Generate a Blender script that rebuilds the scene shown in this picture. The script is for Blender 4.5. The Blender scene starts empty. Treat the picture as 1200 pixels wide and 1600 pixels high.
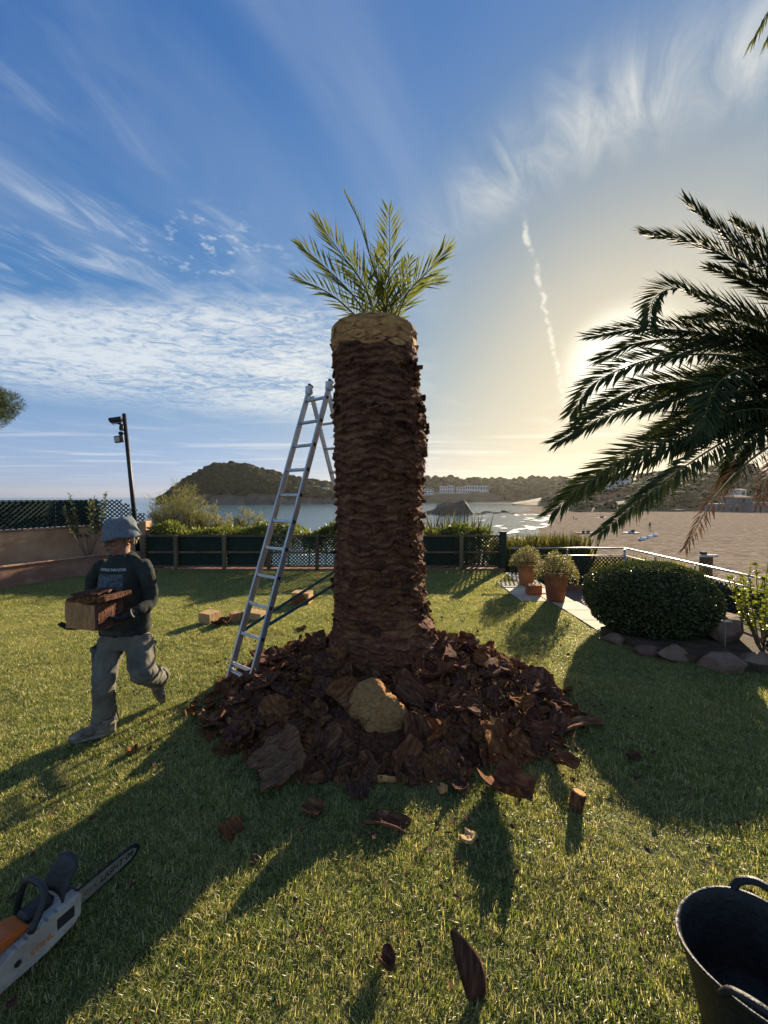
import bpy, math, random
import numpy as np
from mathutils import Vector, Matrix, Quaternion
from mathutils.bvhtree import BVHTree
R = math.radians
rng = np.random.default_rng(7)
random.seed(7)
SC = bpy.context.scene
COL = SC.collection

# ------------------------------------------------------------------ camera
H, F, HOR = 1.8, 601.0, 776.0          # eye height, focal length in photo pixels, horizon row
PIT = math.atan((800 - HOR) / F)
cam = bpy.data.cameras.new('camera')
cam.lens = F / 1600 * 36
cam.sensor_width = 36
cam.clip_start = 0.05
cam.clip_end = 20000
camo = bpy.data.objects.new('camera', cam)
camo.location = (0, 0, H)
camo.rotation_euler = (R(90) - PIT, 0, 0)
COL.objects.link(camo)
SC.camera = camo

# ------------------------------------------------------------------ render settings
SC.view_settings.view_transform = 'Standard'
SC.view_settings.look = 'None'
SC.view_settings.exposure = 1.32
SC.view_settings.gamma = 1
SC.cycles.use_denoising = True
SC.cycles.max_bounces = 6
SC.cycles.diffuse_bounces = 3
SC.cycles.glossy_bounces = 3
SC.cycles.transmission_bounces = 4
SC.cycles.transparent_max_bounces = 8
SC.cycles.volume_bounces = 0
SC.cycles.caustics_reflective = False
SC.cycles.caustics_refractive = False
SC.cycles.sample_clamp_indirect = 6

# ------------------------------------------------------------------ sun and sky
SUN_EL, SUN_AZ = R(16.0), math.atan(370 / 601)     # azimuth clockwise from +Y
sd = Vector((math.sin(SUN_AZ) * math.cos(SUN_EL), math.cos(SUN_AZ) * math.cos(SUN_EL), math.sin(SUN_EL)))
sun = bpy.data.lights.new('sun', 'SUN')
sun.energy = 5.0
sun.angle = R(0.53)
sun.color = (1.0, 0.83, 0.60)
suno = bpy.data.objects.new('sun', sun)
suno.rotation_euler = sd.to_track_quat('Z', 'Y').to_euler()
suno.location = sd * 60
COL.objects.link(suno)

class NT:
    def __init__(s, tree):
        s.t = tree
    def n(s, typ, props=None, **ins):
        nd = s.t.nodes.new(typ)
        for k, v in (props or {}).items():
            setattr(nd, k, v)
        for k, v in ins.items():
            key = int(k[1:]) if k[0] == 'i' and k[1:].isdigit() else k.replace('_', ' ')
            s.set(nd.inputs[key], v)
        return nd
    def set(s, sock, v):
        if isinstance(v, bpy.types.NodeSocket):
            s.t.links.new(v, sock)
        elif isinstance(v, bpy.types.Node):
            s.t.links.new(v.outputs[0], sock)
        elif isinstance(v, (tuple, list)) and len(v) == 3 and sock.type == 'RGBA':
            sock.default_value = (*v, 1)
        else:
            sock.default_value = v
    def m(s, op, a, b=0.0, c=0.0, clamp=False):
        return s.n('ShaderNodeMath', {'operation': op, 'use_clamp': clamp}, i0=a, i1=b, i2=c).outputs[0]
    def mix(s, fac, a, b, mode='MIX'):
        nd = s.n('ShaderNodeMix', {'data_type': 'RGBA', 'blend_type': mode})
        s.set(nd.inputs[0], fac); s.set(nd.inputs[6], a); s.set(nd.inputs[7], b)
        return nd.outputs[2]
    def ss(s, x, a, b):                              # smoothstep
        return s.n('ShaderNodeMapRange', {'interpolation_type': 'SMOOTHSTEP'}, Value=x, From_Min=a, From_Max=b).outputs[0]
    def noise(s, vec, scale, detail=4, rough=0.5, dist=0.0):
        return s.n('ShaderNodeTexNoise', None, Vector=vec, Scale=scale, Detail=detail, Roughness=rough, Distortion=dist).outputs[0]
    def xyz(s, x, y, z=0.0):
        return s.n('ShaderNodeCombineXYZ', None, X=x, Y=y, Z=z).outputs[0]

world = bpy.data.worlds.new('World')
SC.world = world
world.use_nodes = True
world.node_tree.nodes.clear()
W = NT(world.node_tree)
sky = W.n('ShaderNodeTexSky', {'sky_type': 'NISHITA', 'sun_disc': False, 'sun_elevation': SUN_EL,
                               'sun_rotation': SUN_AZ, 'altitude': 10, 'air_density': 1.0,
                               'dust_density': 0.7, 'ozone_density': 3.0})
SKY_GAIN = 1.0
tc = W.n('ShaderNodeTexCoord')
sep = W.n('ShaderNodeSeparateXYZ', None, i0=tc.outputs['Generated'])
zc = W.m('MAXIMUM', sep.outputs[2], 0.015)
u = W.m('DIVIDE', sep.outputs[0], zc)
v = W.m('DIVIDE', sep.outputs[1], zc)
up = W.ss(sep.outputs[2], 0.0, 0.05)
def lin(a, b, c):                                     # a*u + b*v + c
    return W.m('ADD', W.m('ADD', W.m('MULTIPLY', u, a), W.m('MULTIPLY', v, b)), c)
def mul(*a):
    r = a[0]
    for x in a[1:]:
        r = W.m('MULTIPLY', r, x)
    return r
# flat cloud deck coordinates (u, v): one unit is the height of the deck
# broad sheet of altocumulus on the left, crisp southern edge
edge = W.noise(W.xyz(u, v), 2.2, 6, 0.6)
e1 = W.m('ADD', v, W.m('MULTIPLY', W.m('SUBTRACT', edge, 0.5), 0.7))
bank = mul(W.ss(e1, 1.78, 2.25), W.ss(W.m('ADD', e1, W.m('MULTIPLY', u, -0.55)), 6.6, 4.2), W.ss(lin(1, 0.12, -0.1), 0.35, -0.45))
rip = W.noise(W.xyz(W.m('MULTIPLY', u, 2.2), W.m('MULTIPLY', v, 3.4)), 3.6, 9, 0.68, 0.9)
big = W.noise(W.xyz(W.m('MULTIPLY', u, 0.6), v), 1.3, 4, 0.5)
bank = mul(bank, W.ss(W.m('ADD', rip, W.m('MULTIPLY', big, 0.8)), 0.62, 1.06))
# wisps above it
w1 = W.noise(W.xyz(lin(0.5, 1.0, 0), lin(2.6, -1.2, 0)), 1.7, 9, 0.62, 0.8)
wl = mul(W.ss(w1, 0.47, 0.78), W.m('MULTIPLY_ADD', W.ss(v, 1.15, 1.5), 0.55, 0.20), W.ss(v, 0.35, 1.0), W.ss(lin(1, 0, 0), -0.15, -1.1), W.ss(v, 2.2, 1.6))
# small flecks
fl = W.noise(W.xyz(u, v, 3.0), 11, 5, 0.6)
flm = W.n('ShaderNodeVectorMath', {'operation': 'DISTANCE'}, i0=W.xyz(W.m('MULTIPLY', u, 0.75), v), i1=(-0.52, 1.61, 0))
flk = mul(0.7, W.ss(fl, 0.52, 0.70), W.ss(flm.outputs['Value'], 0.33, 0.06))
# feathered cirrus, running away to the upper right
a1 = lin(0.86, -0.62, 0); b1 = lin(0.62, 0.86, 0)
ci = W.noise(W.xyz(W.m('MULTIPLY', a1, 2.4), W.m('MULTIPLY', b1, 0.75)), 3.4, 10, 0.62, 0.9)
cm = W.noise(W.xyz(u, v, 7.0), 1.4, 5, 0.5)
cband = lin(0.66, 0.75, -1.20)
cb = mul(W.ss(W.m('ABSOLUTE', W.m('ADD', cband, W.m('MULTIPLY', W.m('SUBTRACT', cm, 0.5), 0.35))), 0.26, 0.02), W.ss(u, 0.0, 0.5), W.ss(u, 2.6, 0.8))
cir = mul(cb, W.ss(ci, 0.25, 0.90), 0.72)
veil = mul(W.ss(W.noise(W.xyz(W.m('MULTIPLY', a1, 0.8), W.m('MULTIPLY', b1, 0.35)), 1.6, 7, 0.55, 0.5), 0.48, 0.9), 0.38, W.ss(v, 0.25, 0.9))
# thin low streaks near the horizon
st = W.noise(W.xyz(W.m('MULTIPLY', u, 0.22), W.m('MULTIPLY', v, 0.9)), 1.0, 6, 0.6)
low = mul(W.ss(st, 0.50, 0.70), W.ss(v, 4.3, 6.2), 0.6)
# contrail
cd = W.m('ADD', lin(-1.0, 0.525, -0.245), W.m('MULTIPLY', W.m('SUBTRACT', W.noise(W.xyz(u, v), 3.2, 6, 0.6), 0.5), 0.12))
lumps = W.noise(W.xyz(u, v), 7.0, 5, 0.7)
con = mul(W.ss(W.m('ABSOLUTE', cd), W.m('MULTIPLY_ADD', v, 0.010, 0.002), 0.0), W.ss(lumps, 0.36, 0.60), W.ss(v, 1.36, 1.5), W.ss(v, 7.5, 4.5), 0.65)
over = W.noise(W.xyz(W.m('MULTIPLY', a1, 1.0), W.m('MULTIPLY', b1, 0.6), 5.0), 1.1, 8, 0.6, 0.6)   # unseen cloud overhead and behind, added to whiten and lift the shade
bank = W.m('ADD', bank, mul(W.ss(over, 0.46, 0.70), W.ss(v, 0.25, -0.15)))
cl = W.m('ADD', W.m('ADD', W.m('ADD', bank, wl), W.m('ADD', cir, flk)), W.m('ADD', W.m('ADD', veil, low), con))
cl = W.m('MULTIPLY', W.m('MINIMUM', cl, 1.0), up)
# brightness of the thin cloud grows towards the sun
dt = W.n('ShaderNodeVectorMath', {'operation': 'DOT_PRODUCT'}, i0=tc.outputs['Generated'], i1=tuple(sd)).outputs['Value']
glow = W.m('POWER', W.m('MAXIMUM', dt, 0.0), 4.0)
skyc = W.mix(1.0, sky.outputs[0], (SKY_GAIN, SKY_GAIN, SKY_GAIN), 'MULTIPLY')
hs = W.n('ShaderNodeHueSaturation', None, Saturation=W.m('MULTIPLY_ADD', W.ss(sep.outputs[2], 0.0, 0.3), 0.42, 0.82), Value=1.0, Color=skyc)
# soft shoulder: compresses the sky colour so its brightest part does not run away
tint = W.mix(1.0, hs.outputs[0], (1.04, 1.20, 2.34), 'MULTIPLY')
one = W.n('ShaderNodeVectorMath', {'operation': 'MULTIPLY_ADD'}, i0=tint, i1=(0.165, 0.180, 0.205), i2=(1, 1, 1))
den = W.n('ShaderNodeVectorMath', {'operation': 'DIVIDE'}, i0=tint, i1=one.outputs[0])
warm = W.ss(dt, 0.80, 0.99)                                           # the air yellows towards the low sun
den = W.n('ShaderNodeVectorMath', {'operation': 'MULTIPLY'}, i0=den.outputs[0], i1=W.mix(warm, (1, 1, 1), (1.03, 0.96, 0.72)))
lowz = mul(W.ss(sep.outputs[2], 0.30, 0.0), W.ss(dt, 0.93, 0.55))       # paler, bluer air low down, away from the sun
den = W.n('ShaderNodeVectorMath', {'operation': 'MULTIPLY'}, i0=den.outputs[0], i1=W.mix(lowz, (1, 1, 1), (0.80, 0.98, 1.22)))
cloudc = W.mix(glow, (4.1, 4.5, 4.9), (6.6, 6.2, 5.0))
comp = W.mix(W.m('MULTIPLY', cl, 0.92), den.outputs[0], cloudc)
comp = W.mix(W.ss(dt, math.cos(R(0.55)), math.cos(R(0.30))), comp, (150, 135, 100))      # the sun's own disc
halo = mul(W.ss(dt, math.cos(R(9.0)), 1.0), W.ss(dt, math.cos(R(9.0)), 1.0))
comp = W.mix(W.m('MULTIPLY', halo, 0.8), comp, (9.0, 8.6, 7.4))
bg = W.n('ShaderNodeBackground', None, Color=comp, Strength=0.070)
W.n('ShaderNodeOutputWorld', None, Surface=bg)

# ------------------------------------------------------------------ picking positions: a photo pixel gives a direction only
def ray(x, y):
    a, b = (x - 600) / F, (800 - y) / F
    return Vector((a, math.cos(PIT) + b * math.sin(PIT), -math.sin(PIT) + b * math.cos(PIT)))
def P(x, y, d):                                        # at forward distance d
    r = ray(x, y); r *= d / r.y
    return Vector((r.x, r.y, r.z + H))
def G(x, y, z=0.0):                                    # on the level z
    r = ray(x, y); r *= (z - H) / r.z
    return Vector((r.x, r.y, z))

# ------------------------------------------------------------------ noise
def _h(i, j, k, s):
    n = (i.astype(np.int64) * 374761393 + j.astype(np.int64) * 668265263 + k.astype(np.int64) * 2147483647 % 998244353 + s * 974634777) & 0xffffffff
    n = ((n ^ (n >> 13)) * 1274126177) & 0xffffffff
    n = ((n ^ (n >> 16)) * 2246822519) & 0xffffffff
    return ((n ^ (n >> 15)) & 0xffff) / 65535.0
def vnoise(p, s=0):
    p = np.asarray(p, float); f = np.floor(p); t = p - f; t = t * t * (3 - 2 * t); i = f.astype(np.int64)
    r = 0
    for a in (0, 1):
        for b in (0, 1):
            for c in (0, 1):
                w = (t[:, 0] if a else 1 - t[:, 0]) * (t[:, 1] if b else 1 - t[:, 1]) * (t[:, 2] if c else 1 - t[:, 2])
                r = r + w * _h(i[:, 0] + a, i[:, 1] + b, i[:, 2] + c, s)
    return r
def fbm(p, o=4, s=0, g=0.5):
    p = np.asarray(p, float); r = 0; a = 1; n = 0
    for k in range(o):
        r = r + a * vnoise(p * 2 ** k + 17.3 * k, s + k); n += a; a *= g
    return r / n

# ------------------------------------------------------------------ mesh building
def mesh(name, V, Fc, smooth=True):
    me = bpy.data.meshes.new(name)
    V = np.asarray(V, np.float32)
    if isinstance(Fc, np.ndarray):
        k = Fc.shape[1]
        me.vertices.add(len(V)); me.vertices.foreach_set('co', V.ravel())
        me.loops.add(Fc.size); me.loops.foreach_set('vertex_index', Fc.astype(np.int32).ravel())
        me.polygons.add(len(Fc)); me.polygons.foreach_set('loop_start', np.arange(0, Fc.size, k, dtype=np.int32))
        me.polygons.foreach_set('loop_total', np.full(len(Fc), k, np.int32))
        me.update(calc_edges=True); me.validate()
    else:
        me.from_pydata(V.tolist(), [], Fc); me.update()
    if smooth:
        me.polygons.foreach_set('use_smooth', np.ones(len(me.polygons), bool))
    return me
class MB:
    def __init__(s):
        s.v = []; s.f = []
    def add(s, V, Fc):
        o = len(s.v); s.v.extend([tuple(map(float, p)) for p in V]); s.f.extend([tuple(int(i) + o for i in f) for f in Fc]); return s
    def box(s, c, h, ax=None, bev=0.0):
        c = Vector(c); ax = ax or (Vector((1, 0, 0)), Vector((0, 1, 0)), Vector((0, 0, 1)))
        if bev <= 0:
            V = [c + ax[0] * (h[0] * i) + ax[1] * (h[1] * j) + ax[2] * (h[2] * k) for k in (-1, 1) for j in (-1, 1) for i in (-1, 1)]
            return s.add(V, [(0, 2, 3, 1), (4, 5, 7, 6), (0, 1, 5, 4), (2, 6, 7, 3), (0, 4, 6, 2), (1, 3, 7, 5)])
        V = []; idx = {}
        for i in (-1, 1):
            for j in (-1, 1):
                for k in (-1, 1):
                    for a in range(3):
                        q = [h[0] * i, h[1] * j, h[2] * k]
                        for b in range(3):
                            if b != a:
                                q[b] -= bev * (i, j, k)[b]
                        idx[(i, j, k, a)] = len(V); V.append(c + ax[0] * q[0] + ax[1] * q[1] + ax[2] * q[2])
        Fc = []
        for a in range(3):
            b, d = (a + 1) % 3, (a + 2) % 3
            for sg in (-1, 1):
                def g(p, q, t):
                    w = [0, 0, 0]; w[a] = sg; w[b] = p; w[d] = q
                    return idx[(*w, t)]
                qd = [g(-1, -1, a), g(1, -1, a), g(1, 1, a), g(-1, 1, a)]
                Fc.append(qd if sg > 0 else qd[::-1])
            for p in (-1, 1):
                for q in (-1, 1):
                    def g2(t, m):
                        w = [0, 0, 0]; w[a] = t; w[b] = p; w[d] = q
                        return idx[(*w, m)]
                    qd = [g2(-1, b), g2(1, b), g2(1, d), g2(-1, d)]
                    Fc.append(qd if p * q < 0 else qd[::-1])
        for i in (-1, 1):
            for j in (-1, 1):
                for k in (-1, 1):
                    t = [idx[(i, j, k, a)] for a in range(3)]
                    Fc.append(t if i * j * k > 0 else t[::-1])
        return s.add(V, Fc)
    def beam(s, a, b, w, t, upv=(0, 0, 1), bev=0.0):      # rectangular bar from a to b; w across, t along upv
        a, b = Vector(a), Vector(b); d = (b - a); L = d.length; d.normalize()
        upv = Vector(upv); sx = d.cross(upv)
        if sx.length < 1e-5:
            sx = d.cross(Vector((1, 0, 0)))
        sx.normalize(); uz = sx.cross(d)
        return s.box((a + b) / 2, (w / 2, L / 2, t / 2), (sx, d, uz), bev)
    def tube(s, path, rad, n=8, caps=True, sq=None, fr=None):
        path = [Vector(p) for p in path]; m = len(path)
        if not hasattr(rad, '__len__'):
            rad = [rad] * m
        V = []; Fc = []; x = None
        for i, p in enumerate(path):
            t = (path[min(i + 1, m - 1)] - path[max(i - 1, 0)]).normalized()
            if x is None:
                x = Vector(fr) if fr is not None else (Vector((0, 0, 1)) if abs(t.z) < 0.9 else Vector((1, 0, 0)))
            x = (x - t * x.dot(t)).normalized(); y = t.cross(x)
            r = rad[i]; r1, r2 = r if isinstance(r, (tuple, list)) else (r, r)
            for k in range(n):
                a = 2 * math.pi * k / n
                V.append(p + x * (r1 * math.cos(a)) + y * (r2 * math.sin(a)))
        for i in range(m - 1):
            for k in range(n):
                k2 = (k + 1) % n
                Fc.append((i * n + k, i * n + k2, (i + 1) * n + k2, (i + 1) * n + k))
        if caps:
            Fc.append(tuple(range(n))[::-1]); Fc.append(tuple((m - 1) * n + k for k in range(n)))
        return s.add(V, Fc)
    def lathe(s, prof, n=24, c=(0, 0, 0), M=None, closed=False, wob=None):
        V = []; Fc = []
        for r, z in prof:
            for k in range(n):
                a = 2 * math.pi * k / n; rr = r * (wob(a, z) if wob else 1)
                p = Vector((rr * math.cos(a), rr * math.sin(a), z))
                V.append((M @ p if M else p) + Vector(c))
        m = len(prof)
        for i in range(m if closed else m - 1):
            i2 = (i + 1) % m
            for k in range(n):
                k2 = (k + 1) % n
                Fc.append((i * n + k, i * n + k2, i2 * n + k2, i2 * n + k))
        return s.add(V, Fc)
    def ball(s, c, r, ax=None, n=12, m=8):
        c = Vector(c); ax = ax or (Vector((1, 0, 0)), Vector((0, 1, 0)), Vector((0, 0, 1)))
        V = []; Fc = []
        for i in range(1, m):
            t = math.pi * i / m
            for k in range(n):
                a = 2 * math.pi * k / n
                V.append(c + ax[0] * (r[0] * math.sin(t) * math.cos(a)) + ax[1] * (r[1] * math.sin(t) * math.sin(a)) + ax[2] * (r[2] * math.cos(t)))
        for i in range(m - 2):
            for k in range(n):
                k2 = (k + 1) % n
                Fc.append((i * n + k, (i + 1) * n + k, (i + 1) * n + k2, i * n + k2))
        T = len(V); V.append(c + ax[2] * r[2]); B = len(V); V.append(c - ax[2] * r[2])
        for k in range(n):
            k2 = (k + 1) % n
            Fc.append((T, k, k2)); Fc.append((B, (m - 2) * n + k2, (m - 2) * n + k))
        return s.add(V, Fc)
    def mesh(s, name, smooth=False):
        return mesh(name, np.array(s.v), s.f, smooth)
def spline(pts, n=8):                                     # Catmull-Rom
    pts = [Vector(p) for p in pts]; q = [pts[0] * 2 - pts[1]] + pts + [pts[-1] * 2 - pts[-2]]; out = []
    for i in range(1, len(q) - 2):
        for k in range(n):
            t = k / n; a, b, c, d = q[i - 1], q[i], q[i + 1], q[i + 2]
            out.append(0.5 * ((2 * b) + (c - a) * t + (2 * a - 5 * b + 4 * c - d) * t * t + (3 * b - a - 3 * c + d) * t ** 3))
    out.append(pts[-1]); return out
def interp(x, xs, ys):
    return float(np.interp(x, xs, ys))

# ------------------------------------------------------------------ objects
def obj(name, me, mat=None, parent=None, kind=None, label=None):
    if isinstance(me, MB):
        me = me.mesh(name)
    o = bpy.data.objects.new(name, me); COL.objects.link(o)
    if mat is not None and not me.materials:
        me.materials.append(mat)
    if parent is not None:
        o.parent = parent; o.matrix_parent_inverse = Matrix.Translation(-parent.location)
    if kind:
        o['kind'] = kind
    if label:
        o['label'] = label
    return o
def tag(o, label, cat, group=None):
    o['label'] = label; o['category'] = cat
    if group:
        o['group'] = group
    return o
def thing(name, label, cat, loc=(0, 0, 0), group=None):
    o = bpy.data.objects.new(name, None); COL.objects.link(o); o.location = loc; o.empty_display_size = 0.1
    return tag(o, label, cat, group)
def evaluated(me, mods):                                   # bake modifiers into a new mesh
    o = bpy.data.objects.new('temporary', me); COL.objects.link(o)
    for typ, kw in mods:
        m = o.modifiers.new('m', typ)
        for k, val in kw.items():
            setattr(m, k, val)
    dg = bpy.context.evaluated_depsgraph_get()
    r = bpy.data.meshes.new_from_object(o.evaluated_get(dg))
    bpy.data.objects.remove(o); return r
def fuse(mb, vox=0.01, it=4, wr=None):                      # one continuous skin round overlapping shapes
    me = evaluated(mb.mesh('raw'), [('REMESH', {'mode': 'VOXEL', 'voxel_size': vox}), ('SMOOTH', {'factor': 0.5, 'iterations': it})])
    if wr:
        n = len(me.vertices); co = np.empty(n * 3, np.float32); me.vertices.foreach_get('co', co); co = co.reshape(-1, 3)
        no = np.empty(n * 3, np.float32); me.vertices.foreach_get('normal', no); no = no.reshape(-1, 3)
        co = co + no * wr(co)[:, None]
        me.vertices.foreach_set('co', co.ravel()); me.update()
    me.polygons.foreach_set('use_smooth', np.ones(len(me.polygons), bool))
    return me
def text_mesh(body, size, ext=0.0, shear=0.0, bold=0.0):
    c = bpy.data.curves.new('t', 'FONT'); c.body = body; c.size = size; c.extrude = ext; c.shear = shear; c.offset = bold
    c.align_x = 'CENTER'; c.align_y = 'CENTER'; c.resolution_u = 3
    o = bpy.data.objects.new('t', c); COL.objects.link(o)
    dg = bpy.context.evaluated_depsgraph_get()
    me = bpy.data.meshes.new_from_object(o.evaluated_get(dg)); bpy.data.objects.remove(o)
    return me

# ------------------------------------------------------------------ materials
def pmat(name, c1, c2, scale=5, rough=0.75, bump=0.3, bscale=None, rnd=0.0, metallic=0.0, transl=0.0, detail=6, stretch=(1, 1, 1),
         c3=None, spec=0.3, lo=0.3, hi=0.7, tcol=None, bdist=0.02, geo=False, sat=0.0):
    mt = bpy.data.materials.new(name); mt.use_nodes = True; mt.node_tree.nodes.clear(); N = NT(mt.node_tree)
    if geo:
        co = N.n('ShaderNodeNewGeometry').outputs['Position']
    else:
        co = N.n('ShaderNodeTexCoord').outputs['Object']
    oi = N.n('ShaderNodeObjectInfo')
    if rnd:
        co = N.n('ShaderNodeVectorMath', {'operation': 'ADD'}, i0=co, i1=N.xyz(N.m('MULTIPLY', oi.outputs['Random'], 37.0), 0.0, 0.0)).outputs[0]
    mp = N.n('ShaderNodeMapping', None, Vector=co, Scale=stretch).outputs[0]
    no = N.noise(mp, scale, detail, 0.6)
    rp = N.n('ShaderNodeValToRGB', None, Fac=no)
    e = rp.color_ramp.elements; e[0].position = lo; e[0].color = (*c1, 1); e[1].position = hi; e[1].color = (*c2, 1)
    if c3:
        x = e.new((lo + hi) / 2); x.color = (*c3, 1)
    col = rp.outputs[0]
    if rnd:
        col = N.n('ShaderNodeHueSaturation', None, Hue=N.m('MULTIPLY_ADD', oi.outputs['Random'], 0.02, 0.49),
                  Saturation=N.m('MULTIPLY_ADD', oi.outputs['Random'], sat, 1 - sat / 2),
                  Value=N.m('MULTIPLY_ADD', oi.outputs['Random'], rnd, 1 - rnd / 2), Color=col).outputs[0]
    b = N.n('ShaderNodeBsdfPrincipled', None, Base_Color=col, Roughness=rough, Metallic=metallic)
    b.inputs['Specular IOR Level'].default_value = spec
    if bump:
        bn = N.noise(mp, bscale or scale * 3, 6, 0.6)
        bp = N.n('ShaderNodeBump', None, Strength=bump, Distance=bdist, Height=bn)
        N.set(b.inputs['Normal'], bp.outputs[0])
    out = b.outputs[0]
    if transl:
        tr = N.n('ShaderNodeBsdfTranslucent', None, Color=N.mix(1.0, col, tcol or (1.5, 1.6, 0.9), 'MULTIPLY'))
        out = N.n('ShaderNodeMixShader', None, Fac=transl, i1=b.outputs[0], i2=tr.outputs[0]).outputs[0]
    N.n('ShaderNodeOutputMaterial', None, Surface=out)
    return mt
MT = {}
MT['bark'] = pmat('palm bark', (0.035, 0.014, 0.008), (0.19, 0.085, 0.040), 9, 0.9, 0.9, 40, stretch=(1, 1, 3.2), c3=(0.085, 0.036, 0.018), spec=0.15, bdist=0.03)
MT['flake'] = pmat('bark flake', (0.045, 0.018, 0.011), (0.23, 0.100, 0.052), 14, 0.9, 0.8, 60, rnd=0.9, stretch=(4, 1, 1), spec=0.15, sat=0.3)
MT['scrap'] = pmat('bark scrap', (0.068, 0.028, 0.017), (0.33, 0.160, 0.088), 10, 0.92, 1.0, 50, rnd=0.8, stretch=(5, 1, 1), c3=(0.155, 0.068, 0.038), spec=0.08, sat=0.3)
MT['litter'] = pmat('bark litter', (0.045, 0.017, 0.010), (0.20, 0.082, 0.042), 24, 0.95, 1.0, 60, spec=0.1, bdist=0.04)
MT['tan'] = pmat('fresh palm wood', (0.38, 0.17, 0.055), (0.72, 0.41, 0.145), 13, 0.85, 0.6, 70, rnd=0.25, c3=(0.56, 0.285, 0.095), spec=0.2, stretch=(1, 1, 2))
MT['pale'] = pmat('pale cut palm wood', (0.42, 0.25, 0.11), (0.66, 0.46, 0.23), 20, 0.9, 0.7, 110, rnd=0.25, c3=(0.54, 0.34, 0.16), spec=0.2, stretch=(3, 3, 1))
MT['fibre'] = pmat('bark fibre', (0.09, 0.045, 0.022), (0.30, 0.18, 0.09), 6, 0.8, 0, transl=0.25, tcol=(1.2, 1.1, 0.9))
MT['leaflet'] = pmat('young palm leaflet', (0.060, 0.085, 0.018), (0.155, 0.165, 0.038), 5, 0.5, 0, transl=0.36, spec=0.4, tcol=(1.6, 1.5, 0.7))
MT['leaflet_dark'] = pmat('palm leaflet', (0.030, 0.045, 0.016), (0.070, 0.085, 0.030), 2.5, 0.75, 0, transl=0.12, spec=0.08, tcol=(1.7, 1.5, 0.8))
MT['leaflet_dead'] = pmat('dead palm leaflet', (0.085, 0.042, 0.024), (0.19, 0.11, 0.055), 4, 0.8, 0, transl=0.2, tcol=(1.3, 1.1, 0.8))
MT['rachis'] = pmat('palm rachis', (0.08, 0.085, 0.03), (0.16, 0.15, 0.06), 5, 0.8, 0.2, 20, spec=0.08)
MT['alu'] = pmat('aluminium', (0.42, 0.42, 0.42), (0.62, 0.62, 0.61), 6, 0.42, 0.15, 60, metallic=0.85, stretch=(1, 1, 0.3), spec=0.5)
MT['black'] = pmat('black plastic', (0.012, 0.012, 0.013), (0.03, 0.03, 0.03), 9, 0.5, 0.2, 60, spec=0.4)
MT['rubber'] = pmat('black rubber', (0.010, 0.010, 0.010), (0.026, 0.025, 0.024), 9, 0.5, 0.4, 40, spec=0.3)
MT['strap'] = pmat('blue green webbing', (0.02, 0.07, 0.09), (0.04, 0.12, 0.14), 30, 0.8, 0.3, 200)
MT['wood'] = pmat('weathered fence timber', (0.075, 0.052, 0.030), (0.18, 0.13, 0.075), 5, 0.85, 0.5, 30, rnd=0.4, stretch=(1, 1, 0.2))
MT['lattice'] = pmat('dark green lattice', (0.012, 0.027, 0.020), (0.026, 0.050, 0.036), 8, 0.6, 0.2, 40, spec=0.35)
MT['screen'] = pmat('dark green shade cloth', (0.009, 0.017, 0.013), (0.019, 0.031, 0.024), 40, 0.9, 0.4, 300)
MT['kerb'] = pmat('terracotta kerb', (0.20, 0.09, 0.055), (0.34, 0.18, 0.11), 6, 0.85, 0.4, 50)
MT['stucco'] = pmat('stained adobe render', (0.32, 0.165, 0.085), (0.62, 0.40, 0.23), 1.6, 0.92, 0.5, 45, c3=(0.50, 0.29, 0.16), detail=9, bdist=0.01)
MT['stucco2'] = pmat('rosy planter render', (0.22, 0.11, 0.07), (0.42, 0.24, 0.17), 2.3, 0.92, 0.5, 45, c3=(0.26, 0.135, 0.09), detail=9, bdist=0.01)
MT['coping'] = pmat('tile coping', (0.26, 0.13, 0.085), (0.42, 0.25, 0.16), 4, 0.8, 0.4, 40, rnd=0.3)
MT['terracotta'] = pmat('terracotta', (0.19, 0.085, 0.045), (0.36, 0.18, 0.095), 5, 0.85, 0.4, 50, c3=(0.28, 0.13, 0.065), rnd=0.2, spec=0.15)
MT['slab'] = pmat('sandstone paving', (0.44, 0.35, 0.23), (0.62, 0.52, 0.37), 5, 0.8, 0.3, 40, rnd=0.25)
MT['tile'] = pmat('terrace tiles', (0.17, 0.11, 0.085), (0.26, 0.17, 0.13), 3, 0.8, 0.2, 40)
MT['steel'] = pmat('stainless rail', (0.34, 0.34, 0.33), (0.45, 0.45, 0.44), 4, 0.42, 0.05, 60, metallic=1.0)
MT['rock'] = pmat('garden sandstone', (0.12, 0.070, 0.048), (0.27, 0.175, 0.125), 4, 0.9, 0.8, 14, c3=(0.19, 0.118, 0.082), rnd=0.3, bdist=0.04)
MT['soil'] = pmat('garden soil', (0.05, 0.032, 0.02), (0.12, 0.08, 0.05), 8, 0.95, 0.8, 40)
MT['hedge'] = pmat('clipped hedge leaf', (0.030, 0.050, 0.014), (0.085, 0.110, 0.030), 7, 0.38, 0, transl=0.18, spec=0.5, tcol=(1.7, 1.6, 0.7))
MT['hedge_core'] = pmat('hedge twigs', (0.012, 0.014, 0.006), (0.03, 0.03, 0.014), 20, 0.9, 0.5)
MT['shrub'] = pmat('bright shrub leaf', (0.09, 0.13, 0.025), (0.22, 0.24, 0.055), 6, 0.4, 0, transl=0.45, spec=0.4, tcol=(1.6, 1.5, 0.6))
MT['potplant'] = pmat('pot plant leaf', (0.10, 0.11, 0.045), (0.27, 0.26, 0.13), 9, 0.5, 0, transl=0.4, tcol=(1.5, 1.4, 0.8))
MT['flower'] = pmat('pale pink petals', (0.45, 0.32, 0.28), (0.62, 0.50, 0.44), 9, 0.6, 0, transl=0.4, tcol=(1.2, 1.1, 1.0))
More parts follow.
